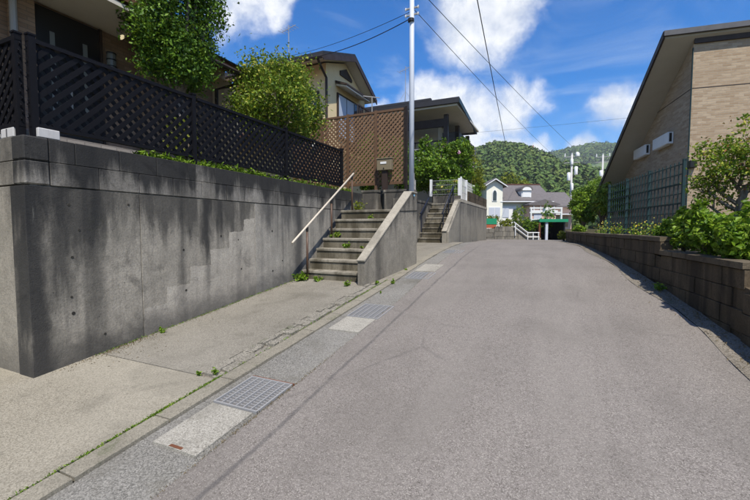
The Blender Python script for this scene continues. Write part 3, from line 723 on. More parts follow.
# brown lattice screen
SY = 8.56
scr_posts = [-6.35, -5.47, -4.72, -3.96, -3.2]
sc_ = thing('lattice_screen', 'tall brown timber lattice screen above the stair landing', 'screen', (-4.5, SY, 2.44))
for x in scr_posts: bar('post', sc_, (x, SY, 2.30), (x, SY, 4.33), .062, .062, 'brown_paint', (0, 1, 0))
for a, b in zip(scr_posts, scr_posts[1:]):
    for z in (2.60, 4.29): bar('rail', sc_, (a + .031, SY, z), (b - .031, SY, z), .045, .05, 'brown_paint')
    lattice(sc_, (a + .032, SY), (b - .032, SY), 2.626, 4.264, .112, .042, .009, 'brown_slat', (0, -1, 0), .012)
# letterbox
mb = thing('letterbox', 'olive metal letterbox with a blank white name plate on the brown screen', 'letterbox', (-3.66, 8.43, 2.9))
fin(box(B(), -3.86, -3.49, 8.36, 8.50, 2.89, 3.15), 'box', 'mailbox_olive', mb, bevel=.012)
bm = B(); hexa(bm, [(-3.87, 8.345, 3.15), (-3.48, 8.345, 3.15), (-3.48, 8.51, 3.16), (-3.87, 8.51, 3.16), (-3.87, 8.345, 3.17), (-3.48, 8.345, 3.17), (-3.48, 8.51, 3.20), (-3.87, 8.51, 3.20)]); fin(bm, 'lid', 'mailbox_olive', mb, bevel=.005)
bx('name_plate', mb, -3.76, -3.61, 8.352, 8.358, 3.035, 3.085, 'white_paint'); bx('lock', mb, -3.69, -3.665, 8.348, 8.358, 2.92, 2.945, 'door_black'); bx('bracket', mb, -3.80, -3.55, 8.503, 8.528, 2.93, 3.1, 'brown_dark')
bx('post', mb, -3.74, -3.61, 8.40, 8.48, 2.44, 2.888, 'brown_dark')
# small garden lamp on the fence end
t = thing('garden_lamp', 'little white spot lamp clipped above the far black fence panel', 'lamp', (-4.5, 6.6, 3.15))
bm = B(); tube(bm, [(-4.45, 6.6, 3.22), (-4.37, 6.55, 3.17), (-4.33, 6.52, 3.13)], [.02, .045, .05], 10); fin(bm, 'lamp_head', 'white_paint', t); bm = B(); tube(bm, [(-4.45, 6.6, 3.21), (-4.45, 6.6, 2.4)], .01, 6); fin(bm, 'stake', 'brown_dark', t)

# ------------------------------------------------------------------ slim service pole and its wires
pl = thing('service_pole', 'slim pale metal service pole rising beside the brown screen', 'pole', (-2.935, 8.2, 2.4))
bm = B(); tube(bm, [(-2.935, 8.2, 1.9), (-2.95, 8.22, 5), (-2.965, 8.25, 7.1)], [.058, .054, .048], 14); fin(bm, 'shaft', 'pole_white', pl, True)
for z in (6.30, 6.16):
    bar('cross_arm', pl, (-3.12, 8.24, z), (-2.80, 8.24, z), .03, .03, 'galvanised')
    for x in (-3.1, -2.82): bm = B(); tube(bm, [(x, 8.24, z - .03), (x, 8.24, z - .01), (x, 8.24, z + .03)], [.012, .02, .012], 8); fin(bm, 'insulator', 'white_paint', pl)
bm = B(); tube(bm, [(-2.965, 8.2, 6.0), (-2.965, 8.2, 6.06)], .068, 12); fin(bm, 'clamp', 'rubber', pl)

def wire(a, b, sag, r, label, m='rubber', n=28):
    a = Vector(a); b = Vector(b); pts = [a.lerp(b, i / n) - Vector((0, 0, sag * 4 * (i / n) * (1 - i / n))) for i in range(n + 1)]
    bm = B(); tube(bm, pts, r, 5); tag(fin(bm, 'overhead_wire', m, None, True), label, 'wire', 'overhead wires')

# ------------------------------------------------------------------ second stair, wall and white fence
s2 = thing('stair', 'narrow pale concrete stair with a dark rail, beyond the white pole', 'stairs', (-3.5, 11.6, 1.09), 'concrete garden stairs')
for k in range(8):
    y0 = 11.62 + .205 * k; z = 1.245 + .163 * k; y1 = y0 + .225 if k < 7 else 13.6
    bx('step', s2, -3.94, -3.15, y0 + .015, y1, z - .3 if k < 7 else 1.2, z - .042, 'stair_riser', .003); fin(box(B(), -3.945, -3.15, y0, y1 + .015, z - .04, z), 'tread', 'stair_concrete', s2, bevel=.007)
t = thing('stair_head_wall', 'low concrete upstand closing the head of the narrow far stair', 'wall', (-3.6, 13.55, 2.3))
fin(box(B(), -3.96, -3.02, 13.3, 13.45, 2.2, 2.66), 'wall_body', 'cheek_concrete', t, bevel=.006)
c2 = thing('stair_cheek_wall', 'concrete cheek wall with sloping cap on the far stair', 'wall', (-3.08, 11.6, 1.09), 'stair cheek walls')
bm = B(); prism(bm, [(-3.145, 11.52, .8), (-3.145, 11.52, 1.43), (-3.145, 13.05, 2.44), (-3.145, 13.05, .8)], (.14, 0, 0)); fin(bm, 'cheek_body', 'wall_far', c2)
bm = B(); hexa(bm, [(-3.15, 11.505, 1.433), (-2.999, 11.505, 1.433), (-2.999, 13.05, 2.443), (-3.15, 13.05, 2.443), (-3.15, 11.49, 1.46), (-2.999, 11.49, 1.46), (-2.999, 13.05, 2.475), (-3.15, 13.05, 2.475)]); fin(bm, 'cap', 'cap_concrete', c2)
w2 = thing('retaining_wall', 'pale grey retaining wall along the lane beyond the far stair', 'wall', (-3, 15, 1.08), None)
def w2x(y): return interp([(11.5, -2.985), (13, -2.93), (19.1, -3.05)], y)
for a, b in ((11.6, 14.0), (14.01, 16.5), (16.51, 19.1)):
    bm = B(); hexa(bm, [(w2x(a) - .22, a, .6), (w2x(a), a, .6), (w2x(b), b, .6), (w2x(b) - .22, b, .6), (w2x(a) - .22, a, min(2.42, 1.43 + (a - 11.52) * .66) if a < 13 else 2.42), (w2x(a), a, 2.42 if a > 13 else 1.42), (w2x(b), b, 2.42), (w2x(b) - .22, b, 2.42)]) if a > 12 else prism(bm, [(-3.0, 11.53, .6), (-3.0, 11.53, 1.425), (-3.0, 13.02, 2.42), (-3.0, b, 2.42), (-3.0, b, .6)], (.062, 0, 0))
    fin(bm, 'concrete_panel', 'wall_far', w2)
bm = B(); hexa(bm, [(-3.14, 13.06, 2.424), (-2.92, 13.06, 2.424), (-3.04, 19.12, 2.424), (-3.27, 19.12, 2.424), (-3.14, 13.06, 2.52), (-2.92, 13.06, 2.52), (-3.04, 19.12, 2.52), (-3.27, 19.12, 2.52)]); fin(bm, 'coping', 'cap_concrete', w2)
for k in range(2): block_run(w2, 'block', (-2.99, 14.6), (-3.06, 19.1), 2.524 + .19 * k, .19, .4, .14, 'old_block', .2 * k)
fin(box(B(), -3.25, -3.06, 14.62, 19.08, 2.5, 2.88), 'mortar_core', 'old_block', w2)
h2 = thing('handrail', 'dark navy handrail on the far narrow stair', 'handrail', (-3.1, 11.9, 1.4), 'stair handrails')
bm = B(); tube(bm, [(-3.2, 11.72, 1.98), (-3.2, 13.1, 2.95), (-3.2, 13.25, 2.97)], .024, 8); fin(bm, 'pipe', 'navy_rail', h2, True)
for yy, zb in ((11.85, 1.24), (12.5, 1.72), (13.1, 2.2)): bm = B(); tube(bm, [(-3.2, yy, zb), (-3.2, yy, 1.98 + (yy - 11.72) * .70)], .016, 6); fin(bm, 'post', 'navy_rail', h2)
h3 = thing('handrail', 'short dark handrail against the wall at the far stair foot', 'handrail', (-3.9, 11.5, 1.4), 'stair handrails')
bm = B(); tube(bm, [(-3.9, 11.75, 2.0), (-3.9, 12.6, 2.55)], .024, 8); fin(bm, 'pipe', 'navy_rail', h3); bm = B(); tube(bm, [(-3.9, 11.85, 1.25), (-3.9, 11.85, 2.05)], .016, 6); fin(bm, 'post', 'navy_rail', h3)

def wire_fence(p0, p1, z0, z1, label, pitch=.06, m='white_paint', post=.05, rails=4, pm=None):
    p0 = Vector((*p0, 0)); p1 = Vector((*p1, 0)); L = (p1 - p0).length; d = (p1 - p0).normalized(); n = Vector((d.y, -d.x, 0))
    t = thing('wire_fence', label, 'fence', ((p0.x + p1.x) / 2, (p0.y + p1.y) / 2, z0), 'white wire fence panels')
    for s in (0, L): q = p0 + d * s; bar('post', t, (q.x, q.y, z0), (q.x, q.y, z1 + .03), post, post, pm or m, n)
    for i in range(rails): z = z0 + .06 + (z1 - z0 - .08) * i / (rails - 1); bar('rail', t, (p0.x, p0.y, z), (p1.x, p1.y, z), .010, .011, m)
    k = int(L / pitch)
    for i in range(1, k): q = p0 + d * (L * i / k); bar('wire', t, (q.x, q.y, z0 + .03), (q.x, q.y, z1), .0055, .0055, m, n)
    return t
wire_fence((-3.09, 8.7), (-3.55, 10.1), 2.432, 3.0, 'wire fence panel on the side wall next to the white pole', .06, 'galvanised', .035)
wire_fence((-3.565, 10.14), (-4.03, 11.6), 2.432, 3.0, 'wire fence panel on the side wall nearest the far stair', .06, 'galvanised', .035)
wire_fence((-4.06, 13.38), (-3.06, 13.38), 2.662, 3.22, 'white wire fence closing the head of the far stair', .07, 'galvanised', .075, pm='white_paint')
wire_fence((-3.03, 13.5), (-3.06, 14.55), 2.52, 3.28, 'white wire fence starting the far retaining wall top', .06)
wire_fence((-3.13, 14.7), (-3.18, 16.6), 2.905, 3.3, 'white wire fence half sunk in shrubs on the far wall', .07)

# ------------------------------------------------------------------ right block wall
rb = thing('block_wall', 'low dark mossy block wall curving along the lane under the green fence', 'wall', (1.2, 7, zg(7)))
path = [Vector((xr(y), y, 0)) for y in [3.0 + .405 * i for i in range(50)]]
for i, (a, b) in enumerate(zip(path, path[1:])):
    ym = (a.y + b.y) / 2; zt = 1.145 if ym > 6.6 else (1.00 if ym > 4.55 else .86)
    if ym > 6.6: zt = 1.36
    elif ym > 4.72: zt = 1.17
    else: zt = .96
    z = zt; row = 0
    d = (a - b).normalized(); n = Vector((d.y, -d.x, 0))
    while z > zg(a.y) - .05:
        off = .5 * (row % 2); h = .187; p = a.lerp(b, off) if i + 2 < len(path) else a; q = b.lerp(path[min(i + 2, len(path) - 1)], off)
        o = link(unit('old_block', .025), 'block', rb); c = (p + q) / 2; dv = (q - p)
        nn = Vector((dv.y, -dv.x, 0)).normalized()
        o.location = Vector((c.x, c.y, z - h / 2)) + nn * (.075 + random.uniform(-.007, .007)) - org(rb)
        o.rotation_euler = (random.uniform(-.02, .02), random.uniform(-.006, .006), math.atan2(dv.y, dv.x) + random.uniform(-.012, .012)); o.scale = (dv.length - .006, .15, h - .006); z -= h; row += 1
    if ym > 4.72:
        o = link(unit('old_cap', .04), 'cap_stone', rb); c = (a + b) / 2; dv = b - a; nn = Vector((dv.y, -dv.x, 0)).normalized()
        o.location = Vector((c.x, c.y, zt + .036 + random.uniform(-.004, .004))) + nn * (.076 + random.uniform(-.006, .006)) - org(rb); o.rotation_euler = (random.uniform(-.02, .02), 0, math.atan2(dv.y, dv.x) + random.uniform(-.01, .01)); o.scale = (dv.length - .004, .185, .066)
core = B(); vs = []
for a in path[::3] + [path[-1]]:
    zt = 1.32 if a.y > 6.9 else (1.13 if a.y > 5 else .95)
    vs.append([core.verts.new((a.x + q, a.y, z)) for q, z in ((.02, zg(a.y) - .2), (.13, zg(a.y) - .2), (.13, zt), (.02, zt))])
for r, s in zip(vs, vs[1:]):
    for k in range(4): core.faces.new((r[k], r[(k + 1) % 4], s[(k + 1) % 4], s[k]))
core.faces.new(vs[0][::-1]); core.faces.new(vs[-1]); bmesh.ops.recalc_face_normals(core, faces=core.faces[:]); fin(core, 'mortar_core', 'old_block', rb)

# ------------------------------------------------------------------ green mesh fence
fp = [(2.16, 9.26), (1.89, 10.84), (1.65, 12.3), (1.40, 13.76)]
FN = ['green wire mesh fence panel nearest the shrub, before the tan brick house', 'middle green wire mesh fence panel before the tan brick house', 'far green wire mesh fence panel beside the leafy trees']
for i, (p, q) in enumerate(zip(fp, fp[1:])):
    t = thing('mesh_fence', FN[i], 'fence', ((p[0] + q[0]) / 2, (p[1] + q[1]) / 2, 1.2), 'green mesh fence panels')
    P0 = Vector((*p, 0)); P1 = Vector((*q, 0)); d = (P1 - P0).normalized(); n = Vector((d.y, -d.x, 0)); L = (P1 - P0).length
    for s in ((0, L) if i == 2 else (0,)): r = P0 + d * s; bar('post', t, (r.x, r.y, 1.15), (r.x, r.y, 2.84), .05, .05, 'green_mesh', n); bx('post_cap', t, r.x - .03, r.x + .03, r.y - .03, r.y + .03, 2.842, 2.862, 'green_mesh')
    for k in range(8):
        z = 1.46 + k * .188; wd = .026 if k in (0, 3, 5) else .014; a = P0 + d * .02; b = P1 - d * .02
        bar('rail', t, (a.x, a.y, z), (b.x, b.y, z), wd, wd * 1.3, 'green_mesh')
    k = int(L / .165)
    for j in range(1, k): r = P0 + d * (L * j / k) - n * .012; bar('wire', t, (r.x, r.y, 1.42), (r.x, r.y, 2.83), .017, .017, 'green_mesh', n)

# ------------------------------------------------------------------ tan brick house on the other side of the lane
TH = R(8); hc = Vector((3.35, 13.97, 1.2))
hb = thing('brick_house', 'tan brick house with a single steep overhanging roof plane', 'house', hc, None, TH)
# local frame: x to the right along the near face, y back along the flank
bm = B(); prism(bm, [(0, 0, -.6), (0, 7.6, -.6), (0, 7.6, 1.45), (0, 0, 5.58)], (9, 0, 0)); fin(bm, 'wall', 'brick_tan', hb, local=True)
sl = .545
def rz(y): return 5.60 - sl * y
bm = B(); prism(bm, [(-.75, -.15, rz(-.15)), (-.75, 8.3, rz(8.3)), (-.75, 8.3, rz(8.3) + .05), (-.75, -.15, rz(-.15) + .05)], (10.4, 0, 0)); fin(bm, 'soffit', 'soffit_grey', hb, local=True)
bm = B(); prism(bm, [(-.80, -.22, rz(-.22) + .055), (-.80, 8.36, rz(8.36) + .055), (-.80, 8.36, rz(8.36) + .155), (-.80, -.22, rz(-.22) + .155)], (10.5, 0, 0)); rf = fin(bm, 'roof', 'roof_grey', hb, local=True)
bm = B(); prism(bm, [(-.815, -.20, rz(-.2) - .03), (-.815, 8.34, rz(8.34) - .03), (-.815, 8.34, rz(8.34) + .16), (-.815, -.20, rz(-.2) + .16)], (.03, 0, 0)); fin(bm, 'bargeboard', 'brown_dark', hb, local=True)
fin(box(B(), -.80, 9.6, -.25, -.225, rz(-.2) + .02, rz(-.2) + .16), 'fascia', 'roof_grey', hb, local=True)
fin(box(B(), .0, 9, -.06, -.004, 5.50, 5.70), 'frieze', 'brown_dark', hb, local=True)
fin(box(B(), -.006, 9, -.006, .0, 4.275, 4.295), 'expansion_joint', 'brown_dark', hb, local=True); fin(box(B(), -.006, 0, .0, 7, 4.275, 4.295), 'expansion_joint', 'brown_dark', hb, local=True)
fin(box(B(), -.022, -.001, -.022, .018, -.3, 5.4), 'corner_trim', 'green_mesh', hb, local=True)
for y0, y1 in ((1.05, 2.25), (2.95, 4.15)):
    o = fin(box(B(), -.17, -.002, y0, y1, 2.97, 3.33), 'vent_hood', 'white_paint', hb, local=True, bevel=.012); 
    bm = B(); box(bm, -.12, -.05, y0 - .005, y0 + .004, 3.02, 3.29); q = fin(bm, 'vent_slot', 'pit', o, local=True); q.location = Vector((0, y0 - (y0 + y1) / 2, .06))
    bm = B(); box(bm, -.15, -.03, y0 + .2, y1 - .2, -.02, -.005); q = fin(bm, 'vent_grille', 'white_wall', o, local=True); q.location = Vector((0, 0, -.016))
fin(box(B(), -.02, .16, -.14, -.008, 2.05, 2.26), 'wall_lamp', 'door_black', hb, local=True, bevel=.015)

# ------------------------------------------------------------------ brown brick house behind the black fence
HX = -6.5
h1 = thing('brick_house', 'brown brick house with a dark double door, behind the black lattice fence', 'house', (-7, 3, 2.26))
fin(box(B(), -11, HX, -4, 6.02, 2.0, 5.0), 'wall', 'brick_brown', h1)
fin(box(B(), -11, -7.0, 6.03, 7.2, 2.0, 4.95), 'wing_wall', 'beige_wall', h1)
fin(box(B(), -11, -7.3, 3.9, 7.15, 4.96, 5.5), 'attic_wall', 'beige_wall', h1)
dr = bx('door', h1, HX + .002, HX + .05, 2.98, 3.80, 2.3, 4.58, 'door_black', .006)
for a, b in ((3.14, 3.20), (3.56, 3.62)): bx('door_glass', dr, HX + .051, HX + .058, a, b, 3.2, 4.28, 'frosted')
bx('door_handle', dr, HX + .052, HX + .09, 3.36, 3.38, 3.2, 3.6, 'galvanised'); bx('door_frame', h1, HX + .003, HX + .06, 2.94, 2.978, 2.3, 4.6, 'brown_dark'); bx('door_frame', h1, HX + .003, HX + .06, 3.802, 3.84, 2.3, 4.6, 'brown_dark')
fin(box(B(), HX + .002, HX + .16, 2.70, 2.93, 2.2, 4.62), 'brick_pier', 'brick_brown', h1); fin(box(B(), HX + .002, HX + .12, 4.42, 4.68, 2.2, 4.62), 'brick_pier', 'brick_brown', h1)
bm = B(); prism(bm, [(HX + .003, -3, 4.62), (HX + .003, 4.16, 4.62), (HX + .6, 4.16, 4.60), (HX + .98, 3.9, 4.58), (HX + 1.0, 3.7, 4.58), (HX + 1.0, -3, 4.58)], (0, 0, .06)); fin(bm, 'porch_soffit', 'soffit_white', h1)
bm = B(); prism(bm, [(HX + .003, -3.02, 4.682), (HX + .003, 4.19, 4.682), (HX + .62, 4.19, 4.682), (HX + 1.02, 3.93, 4.682), (HX + 1.03, -3.02, 4.682)], (0, 0, .17)); fin(bm, 'porch_fascia', 'brown_paint', h1)
for x0, x1, z0 in ((-6.75, -5.62, 5.0), ):
    pass
# main roof: eave near the fence, rising away
bm = B(); prism(bm, [(-5.55, -4.5, 5.05), (-9.2, -4.5, 6.7), (-9.2, -4.5, 6.86), (-5.55, -4.5, 5.16)], (0, 8.2, 0)); fin(bm, 'roof', 'roof_dark', h1)
bm = B(); prism(bm, [(-5.85, 3.72, 4.62), (-9.2, 3.72, 6.2), (-9.2, 3.72, 6.34), (-5.85, 3.72, 4.76)], (0, 3.5, 0)); r2 = fin(bm, 'roof', 'roof_red', h1)
for i in range(14):
    p = -5.9 - i * .235; bar('tile_row', h1, (p, 3.74, 4.80 + i * .1108), (p, 7.24, 4.80 + i * .1108), .235, .03, 'roof_dark', (.43, 0, .9))
bm = B(); tube(bm, [(-5.80, 3.7, 4.62), (-5.80, 7.26, 4.62)], .05, 8); fin(bm, 'gutter', 'brown_dark', h1)
bm = B(); tube(bm, [(-5.80, 6.2, 4.6), (-6.1, 6.2, 4.48), (-6.42, 6.05, 4.40), (-6.42, 6.05, 2.3)], .035, 8); fin(bm, 'downpipe', 'brown_dark', h1)
bm = B(); tube(bm, [(-6.25, 2.66, 2.3), (-6.25, 2.66, 4.6)], .04, 10); fin(bm, 'downpipe', 'galvanised', h1)
bm = B(); tube(bm, [(HX + .12, 3.93, 3.98), (HX + .12, 3.93, 4.02), (HX + .12, 3.93, 4.22), (HX + .12, 3.93, 4.26)], [.06, .065, .065, .06], 12); lp = fin(bm, 'wall_lamp', 'frosted', h1)
for z in (3.965, 4.06, 4.16, 4.262): bm = B(); tube(bm, [(HX + .12, 3.93, z), (HX + .12, 3.93, z + .018)], .07, 12); fin(bm, 'lamp_band', 'door_black', h1)
bm = B(); tube(bm, [(HX + .32, 3.93, 4.615), (HX + .32, 3.93, 4.56), (HX + .36, 3.96, 4.50)], [.03, .03, .05], 10); sl_ = fin(bm, 'porch_spotlight', 'galvanised', h1); bm = B(); tube(bm, [(HX + .345, 3.945, 4.50), (HX + .36, 3.96, 4.475)], [.045, .04], 10); fin(bm, 'lamp_face', 'lamp_glow', h1)
# low stepped plinth of pale tiles seen under the lattice
t = thing('porch_plinth', 'pale tiled plinth seen through the gap under the black fence', 'plinth', (-5.2, 3, 2.26)); fin(box(B(), -5.6, -5.2, 2.2, 5.0, 2.255, 2.60), 'plinth_body', 'brick_grey', t)

# ------------------------------------------------------------------ beige gabled house
hg = thing('gabled_house', 'beige two-storey house with a dark gable roof, behind the golden bush', 'house', (-9, 14, 2.26))
GX = -7.5
def gz(y): return 7.22 + (.34 * (y - 11.15) if y < 13.4 else .34 * 2.25 - .55 * (y - 13.4))
bm = B(); prism(bm, [(GX, 12.0, 2.0), (GX, 15.05, 2.0), (GX, 15.05, gz(15.05) - .16), (GX, 13.4, gz(13.4) - .16), (GX, 12.0, gz(12) - .16)], (-4.2, 0, 0)); fin(bm, 'wall', 'beige_wall', hg)
def roof_strip(ya, yb, t0, t1, x0, x1):
    bm = B(); prism(bm, [(x0, ya, gz(ya) + t0), (x0, yb, gz(yb) + t0), (x0, yb, gz(yb) + t1), (x0, ya, gz(ya) + t1)], (x1 - x0, 0, 0)); return bm
fin(roof_strip(11.2, 13.397, -.10, -.02, GX + .39, -12.3), 'soffit', 'soffit_white', hg); fin(roof_strip(13.403, 15.28, -.10, -.02, GX + .39, -12.3), 'soffit', 'soffit_white', hg)
fin(roof_strip(11.15, 13.398, -.015, .13, GX + .42, -12.4), 'roof', 'roof_dark', hg); fin(roof_strip(13.402, 15.32, -.015, .13, GX + .42, -12.4), 'roof', 'roof_dark', hg)
fin(roof_strip(11.15, 13.398, -.16, .02, GX + .425, GX + .46), 'bargeboard', 'brown_dark', hg); fin(roof_strip(13.402, 15.32, -.16, .02, GX + .425, GX + .46), 'bargeboard', 'brown_dark', hg)
bm = B(); tube(bm, [(GX + .46, 11.08, 7.14), (-12.4, 11.08, 7.14)], .055, 8); fin(bm, 'gutter', 'brown_dark', hg)
bm = B(); tube(bm, [(GX + .25, 11.1, 7.1), (GX + .12, 11.55, 6.98), (GX + .06, 11.93, 6.8), (GX + .06, 11.93, 2.4)], .045, 8); fin(bm, 'downpipe', 'brown_dark', hg)
bm = B(); prism(bm, [(GX + .002, 12.95, 7.26), (GX + .002, 13.85, 7.26), (GX + .002, 13.85, 7.36), (GX + .002, 13.4, 7.62), (GX + .002, 12.95, 7.42)], (.05, 0, 0)); fin(bm, 'gable_vent', 'brown_dark', hg)
wn = bx('window', hg, GX + .002, GX + .06, 12.72, 14.8, 4.9, 6.55, 'brown_dark')
for a, b, m in ((12.80, 13.35, 'curtain'), (13.40, 13.95, 'curtain'), (14.0, 14.35, 'glass_dark'), (14.4, 14.75, 'glass_dark')): bx('pane', wn, GX + .061, GX + .068, a, b, 4.95, 6.48, m)
bm = B(); prism(bm, [(GX + .01, 12.62, 6.86), (GX + .5, 12.62, 6.72), (GX + .5, 12.62, 6.78), (GX + .01, 12.62, 6.96)], (0, 1.95, 0)); a_ = fin(bm, 'awning', 'brown_dark', hg)
bm = B(); prism(bm, [(GX + .01, 12.66, 6.79), (GX + .47, 12.66, 6.66), (GX + .47, 12.66, 6.715), (GX + .01, 12.66, 6.85)], (0, 1.88, 0)); fin(bm, 'awning_underside', 'soffit_white', hg)
bx('balcony_floor', hg, GX + .07, GX + .9, 12.7, 15.0, 4.5, 4.6, 'brown_dark')
for z in (5.15, 5.55, 6.0): bar('balcony_rail', hg, (GX + .88, 12.7, z), (GX + .88, 15.0, z), .05, .05, 'brown_dark')
for i in range(16): y = 12.72 + i * .148; bar('baluster', hg, (GX + .88, y, 4.6), (GX + .88, y, 6.0), .03, .03, 'brown_dark', (1, 0, 0))
bar('laundry_pole', hg, (GX + .75, 14.2, 4.6), (GX + .75, 14.2, 6.75), .03, .03, 'galvanised', (1, 0, 0)); bar('laundry_pole', hg, (GX + .3, 13.7, 6.7), (GX + .95, 14.5, 6.75), .03, .03, 'galvanised')
sw = bx('side_window', hg, GX - 1.0, GX - .28, 11.93, 11.998, 5.4, 6.42, 'brown_dark'); bx('pane', sw, GX - .95, GX - .33, 11.92, 11.929, 5.45, 6.37, 'glass_dark')
# lower lean-to eave of the same house
bm = B(); prism(bm, [(-7.6, 9.5, 4.42), (-7.6, 11.95, 5.2), (-7.6, 11.95, 5.3), (-7.6, 9.5, 4.52)], (-6, 0, 0)); fin(bm, 'lean_to_roof', 'roof_red', hg)
fin(box(B(), -14, -8.3, 11.2, 11.99, 2.1, 4.7), 'lean_to_wall', 'beige_wall', hg)

hg.location = (-9.54, 14.84, 2.30); hg.scale = (1.06, 1.06, 1.06)
def antenna(base, h, s, label):
    t = thing('roof_antenna', label, 'antenna', base, 'roof aerials'); x, y, z = base
    bm = B(); tube(bm, [(x, y, z - .1), (x, y, z + h)], .018, 6); fin(bm, 'mast', 'galvanised', t)
    bar('boom', t, (x - s * .55, y - .1, z + h * .84), (x + s * .6, y + .1, z + h * 1.0), .02, .02, 'galvanised')
    for i in range(6): k = -.5 + i * .2; q = Vector((x + s * k * 1.1, y + k * .2, z + h * (.90 + k * .13))); bar('element', t, q - Vector((.05, s * .38, 0)), q + Vector((.05, s * .38, 0)), .012, .012, 'galvanised')
    for k in range(3): a = k * 2.1; bar('stay', t, (x + .45 * math.cos(a), y + .45 * math.sin(a), z - .02), (x, y, z + h * .3), .012, .012, 'galvanised')
antenna((-10.6, 14.0, 8.45), 1.75, .5, 'tall roof aerial on the beige gabled house')

# ------------------------------------------------------------------ dark roofed house with veranda
hv = thing('veranda_house', 'dark house with a shady upper veranda behind the flowering hedge', 'house', (-6, 19, 2.26))
VX, VY = -4.75, 18.2
fin(box(B(), -13, VX - .9, VY + 1.6, 25.5, 2.0, 6.85), 'wall', 'soffit_grey', hv)
fin(box(B(), -13, VX, VY + .12, 25.4, 4.7, 4.85), 'veranda_floor', 'brown_dark', hv)
fin(box(B(), -13, VX - .02, VY + .14, 18.5, 6.35, 6.72), 'beam', 'brown_dark', hv)
for x, y in ((VX - .12, VY + .22), (VX - .12, 20.7), (VX - .12, 23.2)): bar('post', hv, (x, y, 2.2), (x, y, 6.9), .2, .2, 'brown_dark', (0, 1, 0))
fin(box(B(), VX - .9, VX - .03, 20.6, 25.4, 2.0, 6.6), 'side_wall', 'roof_grey', hv)
w_ = bx('window', hv, VX - .029, VX + .03, 20.9, 22.2, 5.2, 6.3, 'brown_dark'); bx('pane', w_, VX + .031, VX + .036, 20.97, 22.13, 5.27, 6.23, 'curtain')
for z in (4.9, 5.7): bar('veranda_rail', hv, (-13, VY + .2, z), (VX - .22, VY + .2, z), .05, .06, 'brown_dark')
for i in range(40): x = -12.8 + i * .2; bar('baluster', hv, (x, VY + .2, 4.85), (x, VY + .2, 5.7), .03, .03, 'brown_dark', (0, 1, 0))
def hipz(y): return 7.38 + .30 * (y - 17.7)
bm = B(); prism(bm, [(-4.2, 17.7, 7.05), (-13.5, 17.7, 7.05), (-13.5, 17.7, 7.13), (-4.2, 17.7, 7.13)], (0, 5.4, 0)); fin(bm, 'soffit', 'soffit_white', hv)
bm = B(); v = [bm.verts.new(p) for p in ((-4.1, 17.6, 7.14), (-13.6, 17.6, 7.14), (-13.6, 23.2, 7.14), (-4.35, 23.2, 7.14), (-4.1, 17.6, 7.36), (-13.6, 17.6, 7.36), (-13.6, 23.2, 7.2), (-4.35, 23.2, 6.95), (-6.6, 21.0, 8.52), (-13.6, 21.0, 8.52))]
for f in ((0, 1, 2, 3), (0, 4, 5, 1), (4, 8, 9, 5), (4, 7, 8), (7, 6, 9, 8), (0, 3, 7, 4), (3, 2, 6, 7), (1, 5, 9, 6, 2)): bm.faces.new([v[i] for i in f])
bmesh.ops.recalc_face_normals(bm, faces=bm.faces[:]); fin(bm, 'roof', 'roof_grey', hv)
bar('ridge_cap', hv, (-6.4, 21.0, 8.55), (-13.6, 21.0, 8.55), .25, .12, 'roof_dark')
bar('fascia', hv, (-4.08, 17.58, 7.26), (-13.6, 17.58, 7.26), .03, .24, 'roof_dark'); bar('fascia', hv, (-4.08, 17.58, 7.25), (-4.33, 23.2, 7.05), .03, .22, 'green_mesh')
for i, (x, m) in enumerate(((-6.35, 'cloth_white'), (-6.0, 'cloth_white'), (-5.6, 'cloth_white'))):
    pass
t = thing('laundry', 'white washing hung on the shady veranda', 'laundry', (-6.0, VY + .1, 4.9)); bm = B()
for i in range(9): bm.verts.new((0, 0, 0))
bm.free(); bm = B(); xs = [(-6.45 + i * .075, VY + .06 + .03 * math.sin(i * 1.9)) for i in range(10)]; rows = [[bm.verts.new((x, y + .01 * z, z)) for x, y in xs] for z in (4.55, 4.95, 5.35)]
for r, s in zip(rows, rows[1:]):
    for i in range(9): bm.faces.new((r[i], r[i + 1], s[i + 1], s[i]))
bmesh.ops.solidify(bm, geom=bm.faces[:], thickness=.012); fin(bm, 'sheet', 'cloth_white', t, True); bar('peg_line', t, (-6.6, VY + .06, 5.36), (-5.6, VY + .06, 5.36), .012, .012, 'white_paint')
antenna((-7.9, 21.0, 8.6), 2.0, .6, 'thin roof aerial on the dark veranda house')

# ------------------------------------------------------------------ far group: cream house, garden wall, carport
YAW = R(25)
ex, ey = math.cos(YAW), math.sin(YAW)
H0 = Vector((-7.0, 43.2, 1.4))
hy = thing('cream_house', 'cream house with a grey tiled roof, little tower and dormer across the lane end', 'house', H0, None, YAW)
K = .1077
def L_(*a, **k): return bx(*a, local=True, **k)
L_('tower_wall', hy, 0, 1.72, -.2, 2.4, -.6, 4.65, 'cream_wall')
bm = B(); prism(bm, [(0, -.2, 4.652), (1.72, -.2, 4.652), (.86, -.2, 5.25)], (0, 2.6, 0)); fin(bm, 'tower_gable', 'cream_wall', hy, local=True)
for s in (-1, 1):
    bm = B(); prism(bm, [(.86, -.55, 5.30), (.86 + s * 1.25, -.55, 4.50), (.86 + s * 1.25, -.55, 4.64), (.86, -.55, 5.46)], (0, 3.1, 0)); fin(bm, 'tower_roof', 'roof_tile', hy, local=True)
    bm = B(); prism(bm, [(.86, -.6, 5.28), (.86 + s * 1.25, -.6, 4.48), (.86 + s * 1.25, -.6, 4.58), (.86, -.6, 5.38)], (0, .045, 0)); fin(bm, 'bargeboard', 'white_paint', hy, local=True)
bm = B(); prism(bm, [(.6, -.26, 3.0), (1.12, -.26, 3.0), (1.12, -.26, 3.9), (1.06, -.26, 4.12), (.86, -.26, 4.28), (.66, -.26, 4.12), (.6, -.26, 3.9)], (0, .055, 0)); aw = fin(bm, 'arched_window', 'white_paint', hy, local=True)
